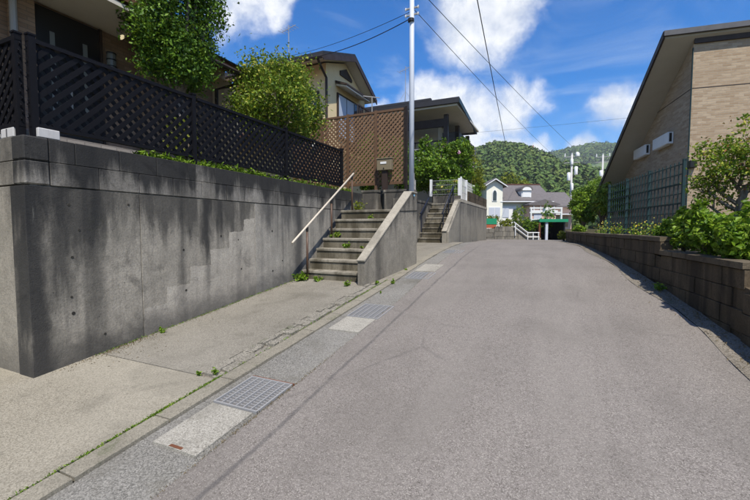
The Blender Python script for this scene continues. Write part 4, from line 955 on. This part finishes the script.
bm = B(); prism(bm, [(.67, -.28, 3.06), (1.05, -.28, 3.06), (1.05, -.28, 3.88), (.99, -.28, 4.06), (.86, -.28, 4.19), (.73, -.28, 4.06), (.67, -.28, 3.88)], (0, .018, 0)); p = fin(bm, 'window_glass', 'glass_dark', hy, local=True)
wf = L_('window', hy, .25, 1.5, -.25, -.202, 1.38, 2.38, 'white_paint')
for a in (.3, .9): L_('window_glass', hy, a, a + .54, -.268, -.252, 1.43, 2.33, 'shutter_grey')
L_('wall', hy, 1.73, 7.0, .5, 6.5, -.6, 3.1, 'cream_wall')
L_('ground_floor_bay', hy, 1.74, 3.4, .2, .49, -.6, 2.5, 'white_wall')
L_('roller_shutter', hy, 1.8, 2.55, .15, .198, 1.3, 2.3, 'shutter_grey')
L_('entrance', hy, 3.0, 3.45, .14, .197, .3, 2.2, 'glass_dark')
bm = B(); prism(bm, [(1.5, -.15, 3.0), (1.5, 3.6, 5.05), (1.5, 3.6, 5.15), (1.5, -.15, 3.14)], (5.7, 0, 0)); fin(bm, 'roof', 'roof_tile', hy, local=True)
bm = B(); prism(bm, [(1.5, 3.62, 5.15), (1.5, 7.2, 3.1), (1.5, 7.2, 3.0), (1.5, 3.62, 5.05)], (5.7, 0, 0)); fin(bm, 'roof', 'roof_tile', hy, local=True)
for i in range(18): L_('tile_seam', hy, 1.5 + i * .325, 1.54 + i * .325, 3.58, 3.64, 5.0, 5.2, 'roof_tile')
L_('ridge_cap', hy, 1.45, 7.3, 3.5, 3.74, 5.14, 5.26, 'roof_red')
L_('gutter', hy, 1.5, 7.2, -.24, -.15, 2.92, 3.02, 'white_paint')
L_('dormer_wall', hy, 4.0, 5.05, .5, 2.6, 3.4, 4.25, 'white_wall')
bm = B(); pr = [(4.525 + .66 * math.cos(R(a)), .35, 4.25 + .52 * math.sin(R(a))) for a in range(0, 181, 20)]; prism(bm, pr, (0, 2.6, 0)); fin(bm, 'dormer_roof', 'roof_tile', hy, local=True)
bm = B(); pr = [(4.525 + .5 * math.cos(R(a)), .32, 4.22 + .36 * math.sin(R(a))) for a in range(0, 181, 20)]; prism(bm, pr, (0, .025, 0)); fin(bm, 'dormer_arch', 'white_wall', hy, local=True)
L_('dormer_window', hy, 4.12, 4.93, .44, .498, 3.5, 4.2, 'white_paint')
# pink porch wing
L_('porch_wall', hy, 4.3, 6.9, -1.4, .49, -.6, 2.6, 'pink_wall')
bm = B(); prism(bm, [(4.0, -1.7, 2.5), (7.2, -1.7, 2.5), (7.2, -1.7, 2.62), (5.6, -1.7, 3.12), (4.0, -1.7, 2.62)], (0, 2.6, 0)); fin(bm, 'porch_roof', 'roof_tile', hy, local=True)
L_('porch_beam', hy, 4.2, 7.0, -1.62, -1.41, 1.75, 1.98, 'white_paint'); L_('porch_window', hy, 4.6, 5.4, -1.45, -1.402, .5, 1.6, 'shutter_grey')
for x in (4.5, 5.2, 5.9, 6.6): L_('porch_baluster', hy, x, x + .07, -1.6, -1.43, 1.985, 2.48, 'white_paint')
# lower wing
L_('wing_wall', hy, 7.02, 9.4, .3, 5, -.6, 2.6, 'pink_wall')
bm = B(); prism(bm, [(6.95, -.3, 2.35), (6.95, 2.6, 4.1), (6.95, 2.6, 4.22), (6.95, -.3, 2.5)], (2.75, 0, 0)); fin(bm, 'wing_roof', 'roof_tile', hy, local=True)
L_('wing_awning', hy, 7.0, 9.5, -.9, .28, 1.55, 1.66, 'white_paint'); L_('wing_window', hy, 7.4, 9.0, .24, .298, .3, 1.4, 'glass_dark')
bm = B(); prism(bm, [(6.4, 5.2, 4.6), (8.2, 5.2, 4.6), (7.6, 5.2, 5.2), (6.9, 5.2, 5.2)], (0, 1.6, 0)); fin(bm, 'rear_roof', 'roof_red', hy, local=True)

# garden bank and wall in front of the cream house
def loc2w(o, x, y): return (o[0] + x * ex - y * ey, o[1] + x * ey + y * ex)
F0 = Vector((-4.2, 25.9, .8))
poly_slab('garden_bank', [loc2w(F0, a, b) for a, b in ((-10, .3), (3.0, .3), (3.0, 3), (12, 7), (12, 40), (-14, 40), (-14, 4))], -.4, 1.45, 'terrace_soil', 'raised garden in front of the cream house')
gw = thing('garden_wall', 'low grey stone garden wall at the bend in front of the cream house', 'wall', F0, None, YAW)
def stones(x0, x1, z0, z1):
    rows = 3; h = (z1 - z0) / rows
    for r in range(rows):
        x = x0 + (.0 if r % 2 else -.2)
        while x < x1:
            L = random.uniform(.35, .55); a = max(x, x0); b = min(x + L, x1)
            if b - a > .08:
                o = link(unit('wall_far', .05), 'stone', gw); o.location = ((a + b) / 2, .1, z0 + h * (r + .5) - 0); o.scale = (b - a - .015, .22 + random.uniform(0, .03), h - .015)
            x += L
stones(-7.0, 0.6, -.15, .72); stones(.6, 2.1, -.15, .85)
bm = B(); hexa(bm, [(2.12, -.02, -.2), (3.6, -.02, -.2), (3.6, .2, -.2), (2.12, .2, -.2), (2.12, -.02, .82), (3.6, -.02, .1), (3.6, .2, .1), (2.12, .2, .82)]); fin(bm, 'ramp_wall', 'wall_far', gw, local=True)
L_('mortar_core', gw, -6.95, 2.08, .03, .17, -.2, .68, 'wall_far')
wr = thing('ramp_railing', 'white zigzag pipe railing down the garden steps beside the carport', 'railing', Vector((*loc2w(F0, 1.9, -.1), .8)), None, YAW)
pp = [(-.1, 0, 1.13), (.8, 0, .45), (1.55, 0, .45)]
for z in (0, -.28): bm = B(); tube(bm, [(x, y, q + z) for x, y, q in pp], .035, 6); fin(bm, 'pipe', 'white_paint', wr, local=True)
for x, zt in ((0, 1.05), (.8, .45), (1.15, .45), (1.5, .45)): bm = B(); tube(bm, [(x, 0, zt - .8 if x == 0 else -.2), (x, 0, zt)], .035, 6); fin(bm, 'post', 'white_paint', wr, local=True)
cp = thing('carport', 'small carport with a green roof edge and dark inside', 'carport', Vector((*loc2w(F0, 3.55, .4), .6)), None, YAW)
L_('roof', cp, -.05, 1.75, -.4, 3.2, 1.36, 1.50, 'green_roof'); L_('fascia', cp, -.08, 1.78, -.44, -.402, 1.34, 1.53, 'green_roof')
L_('back_wall', cp, -.05, 1.75, 3.0, 3.2, -.3, 1.355, 'door_black'); L_('side_wall', cp, -.05, .05, .3, 2.99, -.3, 1.355, 'roof_dark'); L_('side_wall', cp, 1.65, 1.75, -.1, 2.99, -.3, 1.355, 'roof_dark')
L_('post', cp, -.10, .02, -.40, -.28, -.3, 1.335, 'rust'); L_('post', cp, .36, .52, -.35, -.2, -.3, 1.335, 'pole_white')
tr = thing('roof_terrace', 'white railed terrace deck behind the green carport roof', 'railing', Vector((*loc2w(F0, 3.4, 1.2), 2.1)), None, YAW)
L_('deck', tr, 0, 2.2, 0, 1.6, -.02, .06, 'white_paint')
for z in (.45, .75): L_('rail', tr, -.1, 2.1, -.05, .03, z, z + .09, 'white_paint')
for x in (-.05, .95, 2.0): L_('post', tr, x, x + .09, -.06, .04, -.1, .85, 'white_paint')
L_('panel', tr, .75, 1.35, -.08, -.055, .35, .8, 'cloth_white')
pt = thing('planter', 'red planter box with a green net on the garden wall', 'planter', Vector((*loc2w(F0, .25, .3), 1.55)), None, YAW); L_('trough', pt, -.3, .5, -.12, .12, 0, .24, 'terracotta'); L_('net', pt, -.32, .52, -.14, .14, .245, .62, 'green_roof')

# ------------------------------------------------------------------ utility poles far off
def util_pole(x, y, z0, z1, label, trafos):
    t = thing('utility_pole', label, 'utility pole', (x, y, z0), 'utility poles in the distance')
    bm = B(); tube(bm, [(x, y, z0), (x, y, z1)], [.16, .11], 10); fin(bm, 'shaft', 'pole_concrete', t, True)
    for k, z in enumerate((z1 - .25, z1 - 1.0)): bar('cross_arm', t, (x - .9, y, z), (x + .9, y, z), .1, .1, 'galvanised')
    for xx in (-.8, 0, .8): bm = B(); tube(bm, [(x + xx, y, z1 - .2), (x + xx, y, z1 + .2)], .07, 6); fin(bm, 'insulator', 'white_paint', t)
    for (dx, dz, r, h) in trafos:
        bm = B(); tube(bm, [(x + dx, y - .1, z1 + dz), (x + dx, y - .1, z1 + dz + .05), (x + dx, y - .1, z1 + dz + h), (x + dx, y - .1, z1 + dz + h + .06)], [r * .9, r, r, r * .6], 12); fin(bm, 'transformer', 'white_paint', t, True)
util_pole(1.5, 56.3, 1.0, 10.9, 'distant utility pole with three pale transformers above the cream house', [(-.32, -3.3, .2, 1.0), (.5, -2.6, .2, 1.0), (.0, -1.3, .17, .7), (.6, -.3, .2, .5), (.1, -4.6, .16, .9)])
util_pole(5.6, 63.8, 1.0, 11.8, 'distant utility pole beside the tan house roof edge', [(.35, -4.6, .25, 1.2), (-.2, -3.0, .2, .8)])
wire((-2.96, 8.24, 6.32), (1.5, 56.3, 9.0), .35, .007, 'thin wire from the white pole towards the transformer pole')
wire((-2.965, 8.25, 6.85), (5.6, 63.8, 9.8), .5, .008, 'thin wire crossing the sky to the pole beside the tan house')
wire((-1.52, 5.2, 7.1), (-4.4, 46.5, 6.3), .3, .013, 'thick steep cable over the lane running down to the cream house')
wire((-2.96, 8.24, 6.24), (-8.6, 11.3, 7.5), .12, .006, 'thin upper wire from the white pole to the gabled house')
wire((-2.96, 8.24, 6.10), (-8.4, 11.25, 7.36), .22, .010, 'thicker lower wire from the white pole to the gabled house')
wire((1.5, 56.3, 8.3), (5.6, 63.8, 8.5), .3, .05, 'heavy cable between the two distant utility poles')
wire((5.6, 63.8, 8.3), (14, 62, 7.6), .4, .06, 'heavy cable from the far pole behind the tan house')
wire((-30, 100, 25.5), (60, 100, 26), .6, .022, 'faint level wire before the far hill')

# ------------------------------------------------------------------ vegetation
tree('round_tree', 'dense dark green round tree before the brown brick house', 'tree', (-5.25, 4.22, 2.26), 1.35, .06, lobes_in((-5.25, 4.28, 4.66), (.64, .74, 1.22), 24, .36), 27000, .062, 'leaf_dark', cs=.3, shell=.45)
tree('golden_bush', 'round bush with yellow-tipped leaves between the two houses', 'bush', (-5.3, 6.65, 2.26), .9, .045, lobes_in((-5.3, 6.65, 4.13), (.92, 1.02, .95), 26, .33), 17000, .07, 'leaf_gold', cs=.32, shell=.4)
tree('screen_shrub', 'green shrub half hidden behind the brown lattice screen', 'shrub', (-4.7, 10.2, 2.26), .4, .03, lobes_in((-4.75, 10.2, 3.35), (1.0, .5, .95), 9, .45), 5000, .09, 'leaf_mid', shell=.4)
tree('low_shrub', 'bright low shrub glimpsed through the black lattice', 'shrub', (-4.9, 4.0, 2.26), .25, .02, lobes_in((-4.9, 4.0, 2.85), (.28, .35, .32), 4), 700, .07, 'leaf_lime')
tree('flowering_tree', 'dense green tree dotted with pink blossom before the dark veranda house', 'tree', (-4.5, 15.2, 2.26), .9, .09, lobes_in((-4.55, 15.2, 3.95), (.98, 1.05, 1.2), 22, .36), 12000, .12, 'leaf_mid', fl=('petal_pink', 60, .1), shell=.5)
tree('flowering_tree', 'smaller green tree with pink blossom right of the veranda, beside the yellow-green one', 'tree', (-3.75, 16.6, 2.26), .9, .08, lobes_in((-3.75, 16.5, 4.1), (.75, .9, 1.1), 12, .45), 8000, .12, 'leaf_mid', fl=('petal_pink', 90, .12), shell=.5)
tree('hedge_shrub', 'green shrub leaning out next to the white pole', 'shrub', (-5.2, 13.0, 2.26), .6, .05, lobes_in((-5.0, 13.2, 3.6), (.6, .7, 1.0), 9, .45), 5500, .11, 'leaf_dark', shell=.5)
tree('yellow_tree', 'yellow-green tree at the end of the far retaining wall', 'tree', (-3.7, 18.4, 2.26), .7, .08, lobes_in((-3.7, 18.6, 4.1), (.75, .95, 1.2), 12, .45), 8000, .10, 'leaf_lime', shell=.5)
tree('wall_shrub', 'dark shrub overhanging the far retaining wall', 'shrub', (-3.5, 16.9, 2.5), .3, .04, lobes_in((-3.42, 17.0, 3.05), (.42, 1.6, .42), 9, .4), 4500, .09, 'leaf_mid', shell=.5)
tree('rose_bush', 'leafy bush of yellow flowers behind the white stair-head fence', 'bush', (-3.55, 14.1, 2.26), .35, .03, lobes_in((-3.6, 14.05, 3.05), (.55, .35, .42), 8), 2600, .09, 'leaf_bright', fl=('petal_yellow', 170, .075), shell=.5)
# far-left behind the far wall and around the cream house
tree('garden_tree', 'broad yellow-green tree beside the cream house tower', 'tree', (-10.8, 44, 1.3), 1.5, .2, lobes_in((-10.6, 44, 4.6), (3.0, 2.0, 2.4), 14, .42), 6000, .34, 'leaf_lime', shell=.5)
tree('garden_tree', 'round golden tree crown rising behind the cream house roof', 'tree', (-6.2, 56, 1.3), 3, .25, lobes_in((-6.2, 56, 6.9), (3.4, 2.4, 1.9), 14, .42), 5000, .36, 'leaf_lime', shell=.5)
tree('garden_tree', 'dark tree behind the tower of the cream house', 'tree', (-13, 58, 1.3), 3, .25, lobes_in((-12.5, 58, 6.0), (4, 2.4, 3.0), 14, .42), 5000, .4, 'leaf_mid', shell=.5)
FB = [((-3.9, 26.9, 1.4), (.75, .5, .55), 'leaf_lime', 'round yellow-green bush on the garden wall by the planter'), ((-3.05, 27.1, 1.4), (.55, .4, .42), 'leaf_lime', 'small lime bush on the middle of the garden wall'), ((-2.3, 28.2, 1.4), (.75, .6, .95), 'leaf_gold', 'tall loose bush before the entrance of the cream house'), ((-1.55, 27.6, 1.2), (.7, .5, .55), 'leaf_mid', 'green bush behind the white zigzag railing'), ((-.6, 28.6, 1.2), (.5, .5, 1.15), 'leaf_mid', 'thin bush before the pink porch')]
for (b, r, m, lab) in FB: tree('garden_bush', lab, 'bush', b, .2, .03, lobes_in((b[0], b[1], b[2] + r[2] * .8), r, 7, .5), 1500, .10, m, 'bushes before the cream house', shell=.4)
RT = [((1.05, 19.2, 1.2), (.55, .7, .75), 1.2, 'leaf_bright', 'light green bush on the wall end beside the carport'), ((1.95, 21.5, 1.2), (.9, 1.0, .9), 1.85, 'leaf_bright', 'dense green garden tree left of the mesh fence'), ((1.5, 17.0, 1.2), (.5, .7, .7), 1.4, 'leaf_gold', 'golden green tree touching the far end of the mesh fence'), ((1.2, 23.0, 1.2), (.7, .8, .9), 1.6, 'leaf_mid', 'loose dark tree between the carport and the fence'), ((2.7, 19.5, 1.2), (.8, 1.1, .8), 1.5, 'leaf_mid', 'dark tree seen through the far mesh fence panel')]
for (b, r, h, m, lab) in RT: tree('bank_tree', lab, 'tree', b, h * .4, .05, lobes_in((b[0], b[1], b[2] + h), r, 10, .48), 4200, .11, m, 'trees on the bank beside the carport', shell=.45)
tree('wall_end_shrub', 'lime shrub spilling over the far end of the block wall', 'shrub', (.75, 15.6, 1.2), .15, .02, lobes_in((.7, 15.6, 1.5), (.25, 1.2, .2), 8, .4), 1800, .09, 'leaf_bright', shell=.3)
tree('wall_end_shrub', 'pale grassy shrub at the foot of the wall by the carport', 'shrub', (.3, 20.5, .9), .15, .02, lobes_in((.25, 20.5, 1.2), (.22, .6, .28), 5, .5), 900, .08, 'leaf_lime', shell=.3)

# gnarled shrub over the block wall
t = thing('gnarled_shrub', 'gnarled little tree with sparse reddish leaves above the block wall', 'tree', (2.12, 6.6, 1.2)); random.seed(21)
bm = B(); tips = []; base = Vector((2.12, 6.6, 1.15))
tube(bm, [base, base + Vector((-.03, .0, .35)), base + Vector((.02, -.02, .7)), base + Vector((.06, -.03, .95))], [.065, .052, .045, .04], 9)
fin(bm, 'trunk', 'bark', t, True); bm = B()
for hgt, d, L in ((.45, (-.8, .1, .6), .42), (.62, (-.6, -.25, .8), .42), (.75, (.5, -.3, .9), .5), (.9, (-.15, .1, 1.0), .42), (.55, (.8, .3, .5), .6), (.85, (.6, -.5, .6), .5), (.7, (-.5, .3, .6), .4), (.5, (.5, -.8, .45), .55), (.8, (.9, .1, .7), .6), (.95, (.25, .0, 1.0), .42)):
    limb(bm, base + Vector((.0, 0, hgt)), d, L, .026, 2, 6, .55, tips, .1)
fin(bm, 'branch', 'bark', t, True)
T = np.array([tuple(q) for q in tips]); idx = rng.integers(0, len(T), 4200); P = T[idx] + rng.normal(size=(4200, 3)) * .06
leaves('crown', P, rng.uniform(.6, 1.25, 4200) * .052, 'leaf_gold', t, up=.5, aspect=.55)
idx = rng.integers(0, len(T), 420); P = T[idx] + rng.normal(size=(420, 3)) * .08; leaves('red_leaves', P, rng.uniform(.6, 1.2, 420) * .05, 'leaf_red', t, up=.5)
random.seed(22)
# lush leafy bushes along the wall top
HB = [((1.62, 7.6, 1.2), (.22, .42, .26), 1000, 'leaf_bright', 'low bright leafy bush at the foot of the near mesh fence panel'), ((1.62, 6.85, 1.2), (.26, .45, .34), 1500, 'leaf_bright', 'lush bright bush under the gnarled tree, nearer the fence'), ((1.70, 6.1, 1.15), (.28, .5, .40), 2000, 'leaf_bright', 'lush bright bush in the middle of the block wall planting'), ((1.82, 5.35, 1.1), (.30, .5, .44), 2000, 'leaf_bright', 'lush bright bush over the low end of the block wall'), ((2.15, 4.7, 1.0), (.3, .45, .36), 1200, 'leaf_mid', 'green bush at the edge of the picture above the wall end'), ((2.45, 6.1, 1.15), (.35, .6, .5), 1800, 'leaf_mid', 'taller green bush behind the gnarled tree')]
for (b, r, n, m, lab) in HB: tree('leafy_bush', lab, 'bush', b, .12, .015, lobes_in((b[0], b[1], b[2] + r[2] * .85), r, 7, .5, -.3), int(n * 1.7), .07, m, 'leafy bushes on the block wall', shell=.35, aspect=.62)
for i, (x, y, s, lab) in enumerate(((1.75, 8.5, .5, 'yellow flowers behind the wall, nearest clump before the mesh fence'), (1.62, 9.3, .5, 'yellow flowers before the middle of the mesh fence'), (1.38, 11.0, .4, 'yellow flowers low before the far mesh fence panel'), (1.25, 12.4, .4, 'yellow flowers at the far end of the mesh fence'))):
    t = weed('flower_clump', lab, x - .12, y, 1.22, .26, 150, .06, 'leaf_bright', 'flower clumps along the fence', 'flowers', 1.3); P = np.array([(x - .12 + random.gauss(0, .1), y + random.gauss(0, .14), 1.5 + random.gauss(.04, .09)) for _ in range(60)]); leaves('blossom', P, rng.uniform(.5, 1.2, 60) * .038, 'petal_yellow', t, aspect=.8)

# weeds
WD = [(-4.06, 5.60, zg(5.6), .17, 130, .06, 'leaf_bright', 'leafy weed clump at the foot of the handrail post'), (-3.72, 5.66, zg(5.66), .10, 70, .05, 'leaf_bright', 'weed before the bottom step'), (-3.05, 5.50, zg(5.5), .09, 45, .05, 'leaf_bright', 'flat weed at the foot of the cheek wall end'), (-2.66, 5.75, zg(5.75), .06, 30, .045, 'leaf_bright', 'small weed beside the cheek wall, nearest its end'), (-2.55, 6.85, zg(6.85), .05, 20, .04, 'leaf_bright', 'tiny weed further along the cheek wall foot'), (-2.40, 5.85, zg(5.85), .06, 25, .045, 'leaf_bright', 'small weed in the gutter joint'),
      (-3.55, 6.34, 1.17, .10, 80, .05, 'leaf_bright', 'round green weed on the third step'), (-3.22, 6.36, 1.17, .06, 30, .045, 'leaf_gold', 'small yellowing weed on the third step by the cheek'), (-3.35, 6.95, 1.73, .08, 50, .045, 'leaf_bright', 'weed on an upper step by the cheek wall'), (-3.9, 6.58, 1.36, .10, 60, .055, 'leaf_gold', 'straggly weed against the wall halfway up the stair'), (-3.98, 6.5, 1.36, .06, 25, .045, 'leaf_bright', 'little weed at the second handrail post'), (-4.02, 7.75, 1.92, .20, 130, .06, 'leaf_lime', 'bright grass clump on the landing before the pillar'),
      (-4.12, 3.0, zg(3.0), .06, 32, .045, 'leaf_bright', 'small weed at the foot of the tall wall'), (-2.66, 2.42, zg(2.42) + .01, .06, 45, .03, 'leaf_bright', 'green weed in the kerb joint by the slab corner'), (-2.80, 2.36, zg(2.36) + .01, .04, 25, .03, 'leaf_bright', 'tiny weed at the corner of the rough stones'), (1.28, 6.35, zg(6.35), .10, 70, .05, 'leaf_mid', 'weed at the foot of the block wall'), (-2.36, 5.25, zg(5.25), .03, 14, .03, 'leaf_bright', 'tiny weed at the gutter edge past the second grate')]
for (x, y, z, r, n, lf, m, lab) in WD: weed('weed', lab, x, y, z + .005, r, n, lf, m)

# ------------------------------------------------------------------ wooded hills
def hill(name, yf, ybk, hf, x0, x1, y_start, m, label, nx=70, ny=26):
    bm = B(); rows = []
    for j in range(ny + 1):
        v = j / ny; y = y_start + (ybk - y_start) * v; row = []
        for i in range(nx + 1):
            x = x0 + (x1 - x0) * i / nx; u = (y - y_start) / (yf - y_start); prof = math.sin(min(u, 1) * math.pi / 2) ** 1.15 if u < 1 else max(.2, 1 - (u - 1) * .9)
            row.append(bm.verts.new((x, y, -1 + hf(x) * prof + 2.5 * math.sin(x * .05 + y * .031) * min(u, 1))))
        rows.append(row)
    for r, s in zip(rows, rows[1:]):
        for i in range(nx): bm.faces.new((r[i], r[i + 1], s[i + 1], s[i]))
    return tag(fin(bm, name, m, None, True), label, None, None, 'structure')
hill('hill', 430, 600, hill_h, -700, 700, 95, 'hill_grass', 'near wooded hillside behind the houses')
hill('hill', 1030, 1400, hill2_h, -1000, 1000, 520, 'hill_grass', 'far paler green ridge', 60, 20)

def canopy(name, label, n, area, hz, rmin, rmax, seed, per=70):
    """a wood seen from afar: thousands of crowns, each a dome of leaf sprays, as one mass"""
    r_ = np.random.default_rng(seed); C_ = np.array([(*area(r_), 0) for _ in range(n)]); C_[:, 2] = [hz(x, y) for x, y, _ in C_]
    rad = r_.uniform(rmin, rmax, n); d = r_.normal(size=(n, per, 3)); d[..., 2] = np.abs(d[..., 2]) * 1.1 - .25; d /= np.linalg.norm(d, axis=2)[..., None]
    tall = r_.uniform(.8, 1.5, n)[:, None, None] * np.array([[[0, 0, 1]]]) + np.array([[[1, 1, 0]]])
    P = C_[:, None] + d * rad[:, None, None] * tall * r_.uniform(.75, 1.1, (n, per, 1)) + np.array([0, 0, 1]) * rad[:, None, None] * .6
    nr = d + r_.normal(size=d.shape) * .35; nr /= np.linalg.norm(nr, axis=2)[..., None]; t = r_.normal(size=d.shape); t -= nr * (t * nr).sum(2)[..., None]; t /= np.linalg.norm(t, axis=2)[..., None]; bn = np.cross(nr, t)
    s_ = (rad[:, None, None] * r_.uniform(.20, .46, (n, per, 1)))
    V = np.stack([P - t * s_, P - bn * s_ * .7 + nr * s_ * .2, P + t * s_, P + bn * s_ * .7 + nr * s_ * .2], 2).reshape(-1, 3); F = np.arange(n * per)[:, None] * 4 + np.array([[0, 1, 2, 3]])
    me = bpy.data.meshes.new(name); me.vertices.add(len(V)); me.vertices.foreach_set('co', V.ravel()); me.loops.add(F.size); me.loops.foreach_set('vertex_index', F.ravel()); me.polygons.add(len(F)); me.polygons.foreach_set('loop_start', np.arange(len(F)) * 4); me.polygons.foreach_set('loop_total', np.full(len(F), 4))
    at = me.attributes.new('crown_tone', 'FLOAT', 'POINT'); at.data.foreach_set('value', np.repeat(r_.uniform(0, 1, n), per * 4).astype(np.float32))
    me.update(calc_edges=True); me.materials.append(M['forest']); return tag(link(me, name), label, None, None, 'stuff')
def h1z(x, y):
    u = (y - 95) / 335; return -1 + hill_h(x) * (math.sin(min(u, 1) * math.pi / 2) ** 1.15) + 2.5 * math.sin(x * .05 + y * .031) * min(u, 1)
def h2z(x, y):
    u = (y - 520) / 510; return -1 + hill2_h(x) * (math.sin(min(u, 1) * math.pi / 2) ** 1.15) + 2.5 * math.sin(x * .05 + y * .031) * min(u, 1)
def a1(r):
    y = 105 + 330 * r.uniform() ** .8; c = -.02 * y; return c + r.uniform(-.36, .40) * y, y
def a2(r):
    y = 760 + 275 * r.uniform(); return r.uniform(-.12, .26) * y, y
canopy('forest', 'dense mixed wood covering the near hillside', 9000, a1, h1z, 1.3, 3.3, 3, 44)
canopy('forest', 'dark patches of wood on the far ridge', 1500, a2, h2z, 3, 7, 5, 40)
t = thing('hilltop_mast', 'small reddish mast on the near hill crest', 'mast', (-24, 430, 70)); bm = B(); tube(bm, [(-24, 430, 70), (-24, 430, 85)], [.8, .6], 8); fin(bm, 'mast_body', 'terracotta', t); bm = B(); tube(bm, [(-24, 430, 85), (-24, 430, 88)], [.3, .15], 6); fin(bm, 'mast_tip', 'white_paint', t)

# ------------------------------------------------------------------ summer haze
bm = B(); box(bm, -1300, 1300, -330, 1450, -12, 215); hz_ = tag(fin(bm, 'haze', 'earth'), 'thin summer haze in the valley air', None, None, 'stuff')
hm = bpy.data.materials.new('haze_air'); hm.use_nodes = True; ht = hm.node_tree; ht.nodes.clear(); pv = ht.nodes.new('ShaderNodeVolumePrincipled'); pv.inputs['Color'].default_value = (.86, .92, 1, 1); pv.inputs['Density'].default_value = .00028; pv.inputs['Anisotropy'].default_value = .0
ht.links.new(pv.outputs[0], ht.nodes.new('ShaderNodeOutputMaterial').inputs['Volume']); hz_.data.materials.clear(); hz_.data.materials.append(hm)
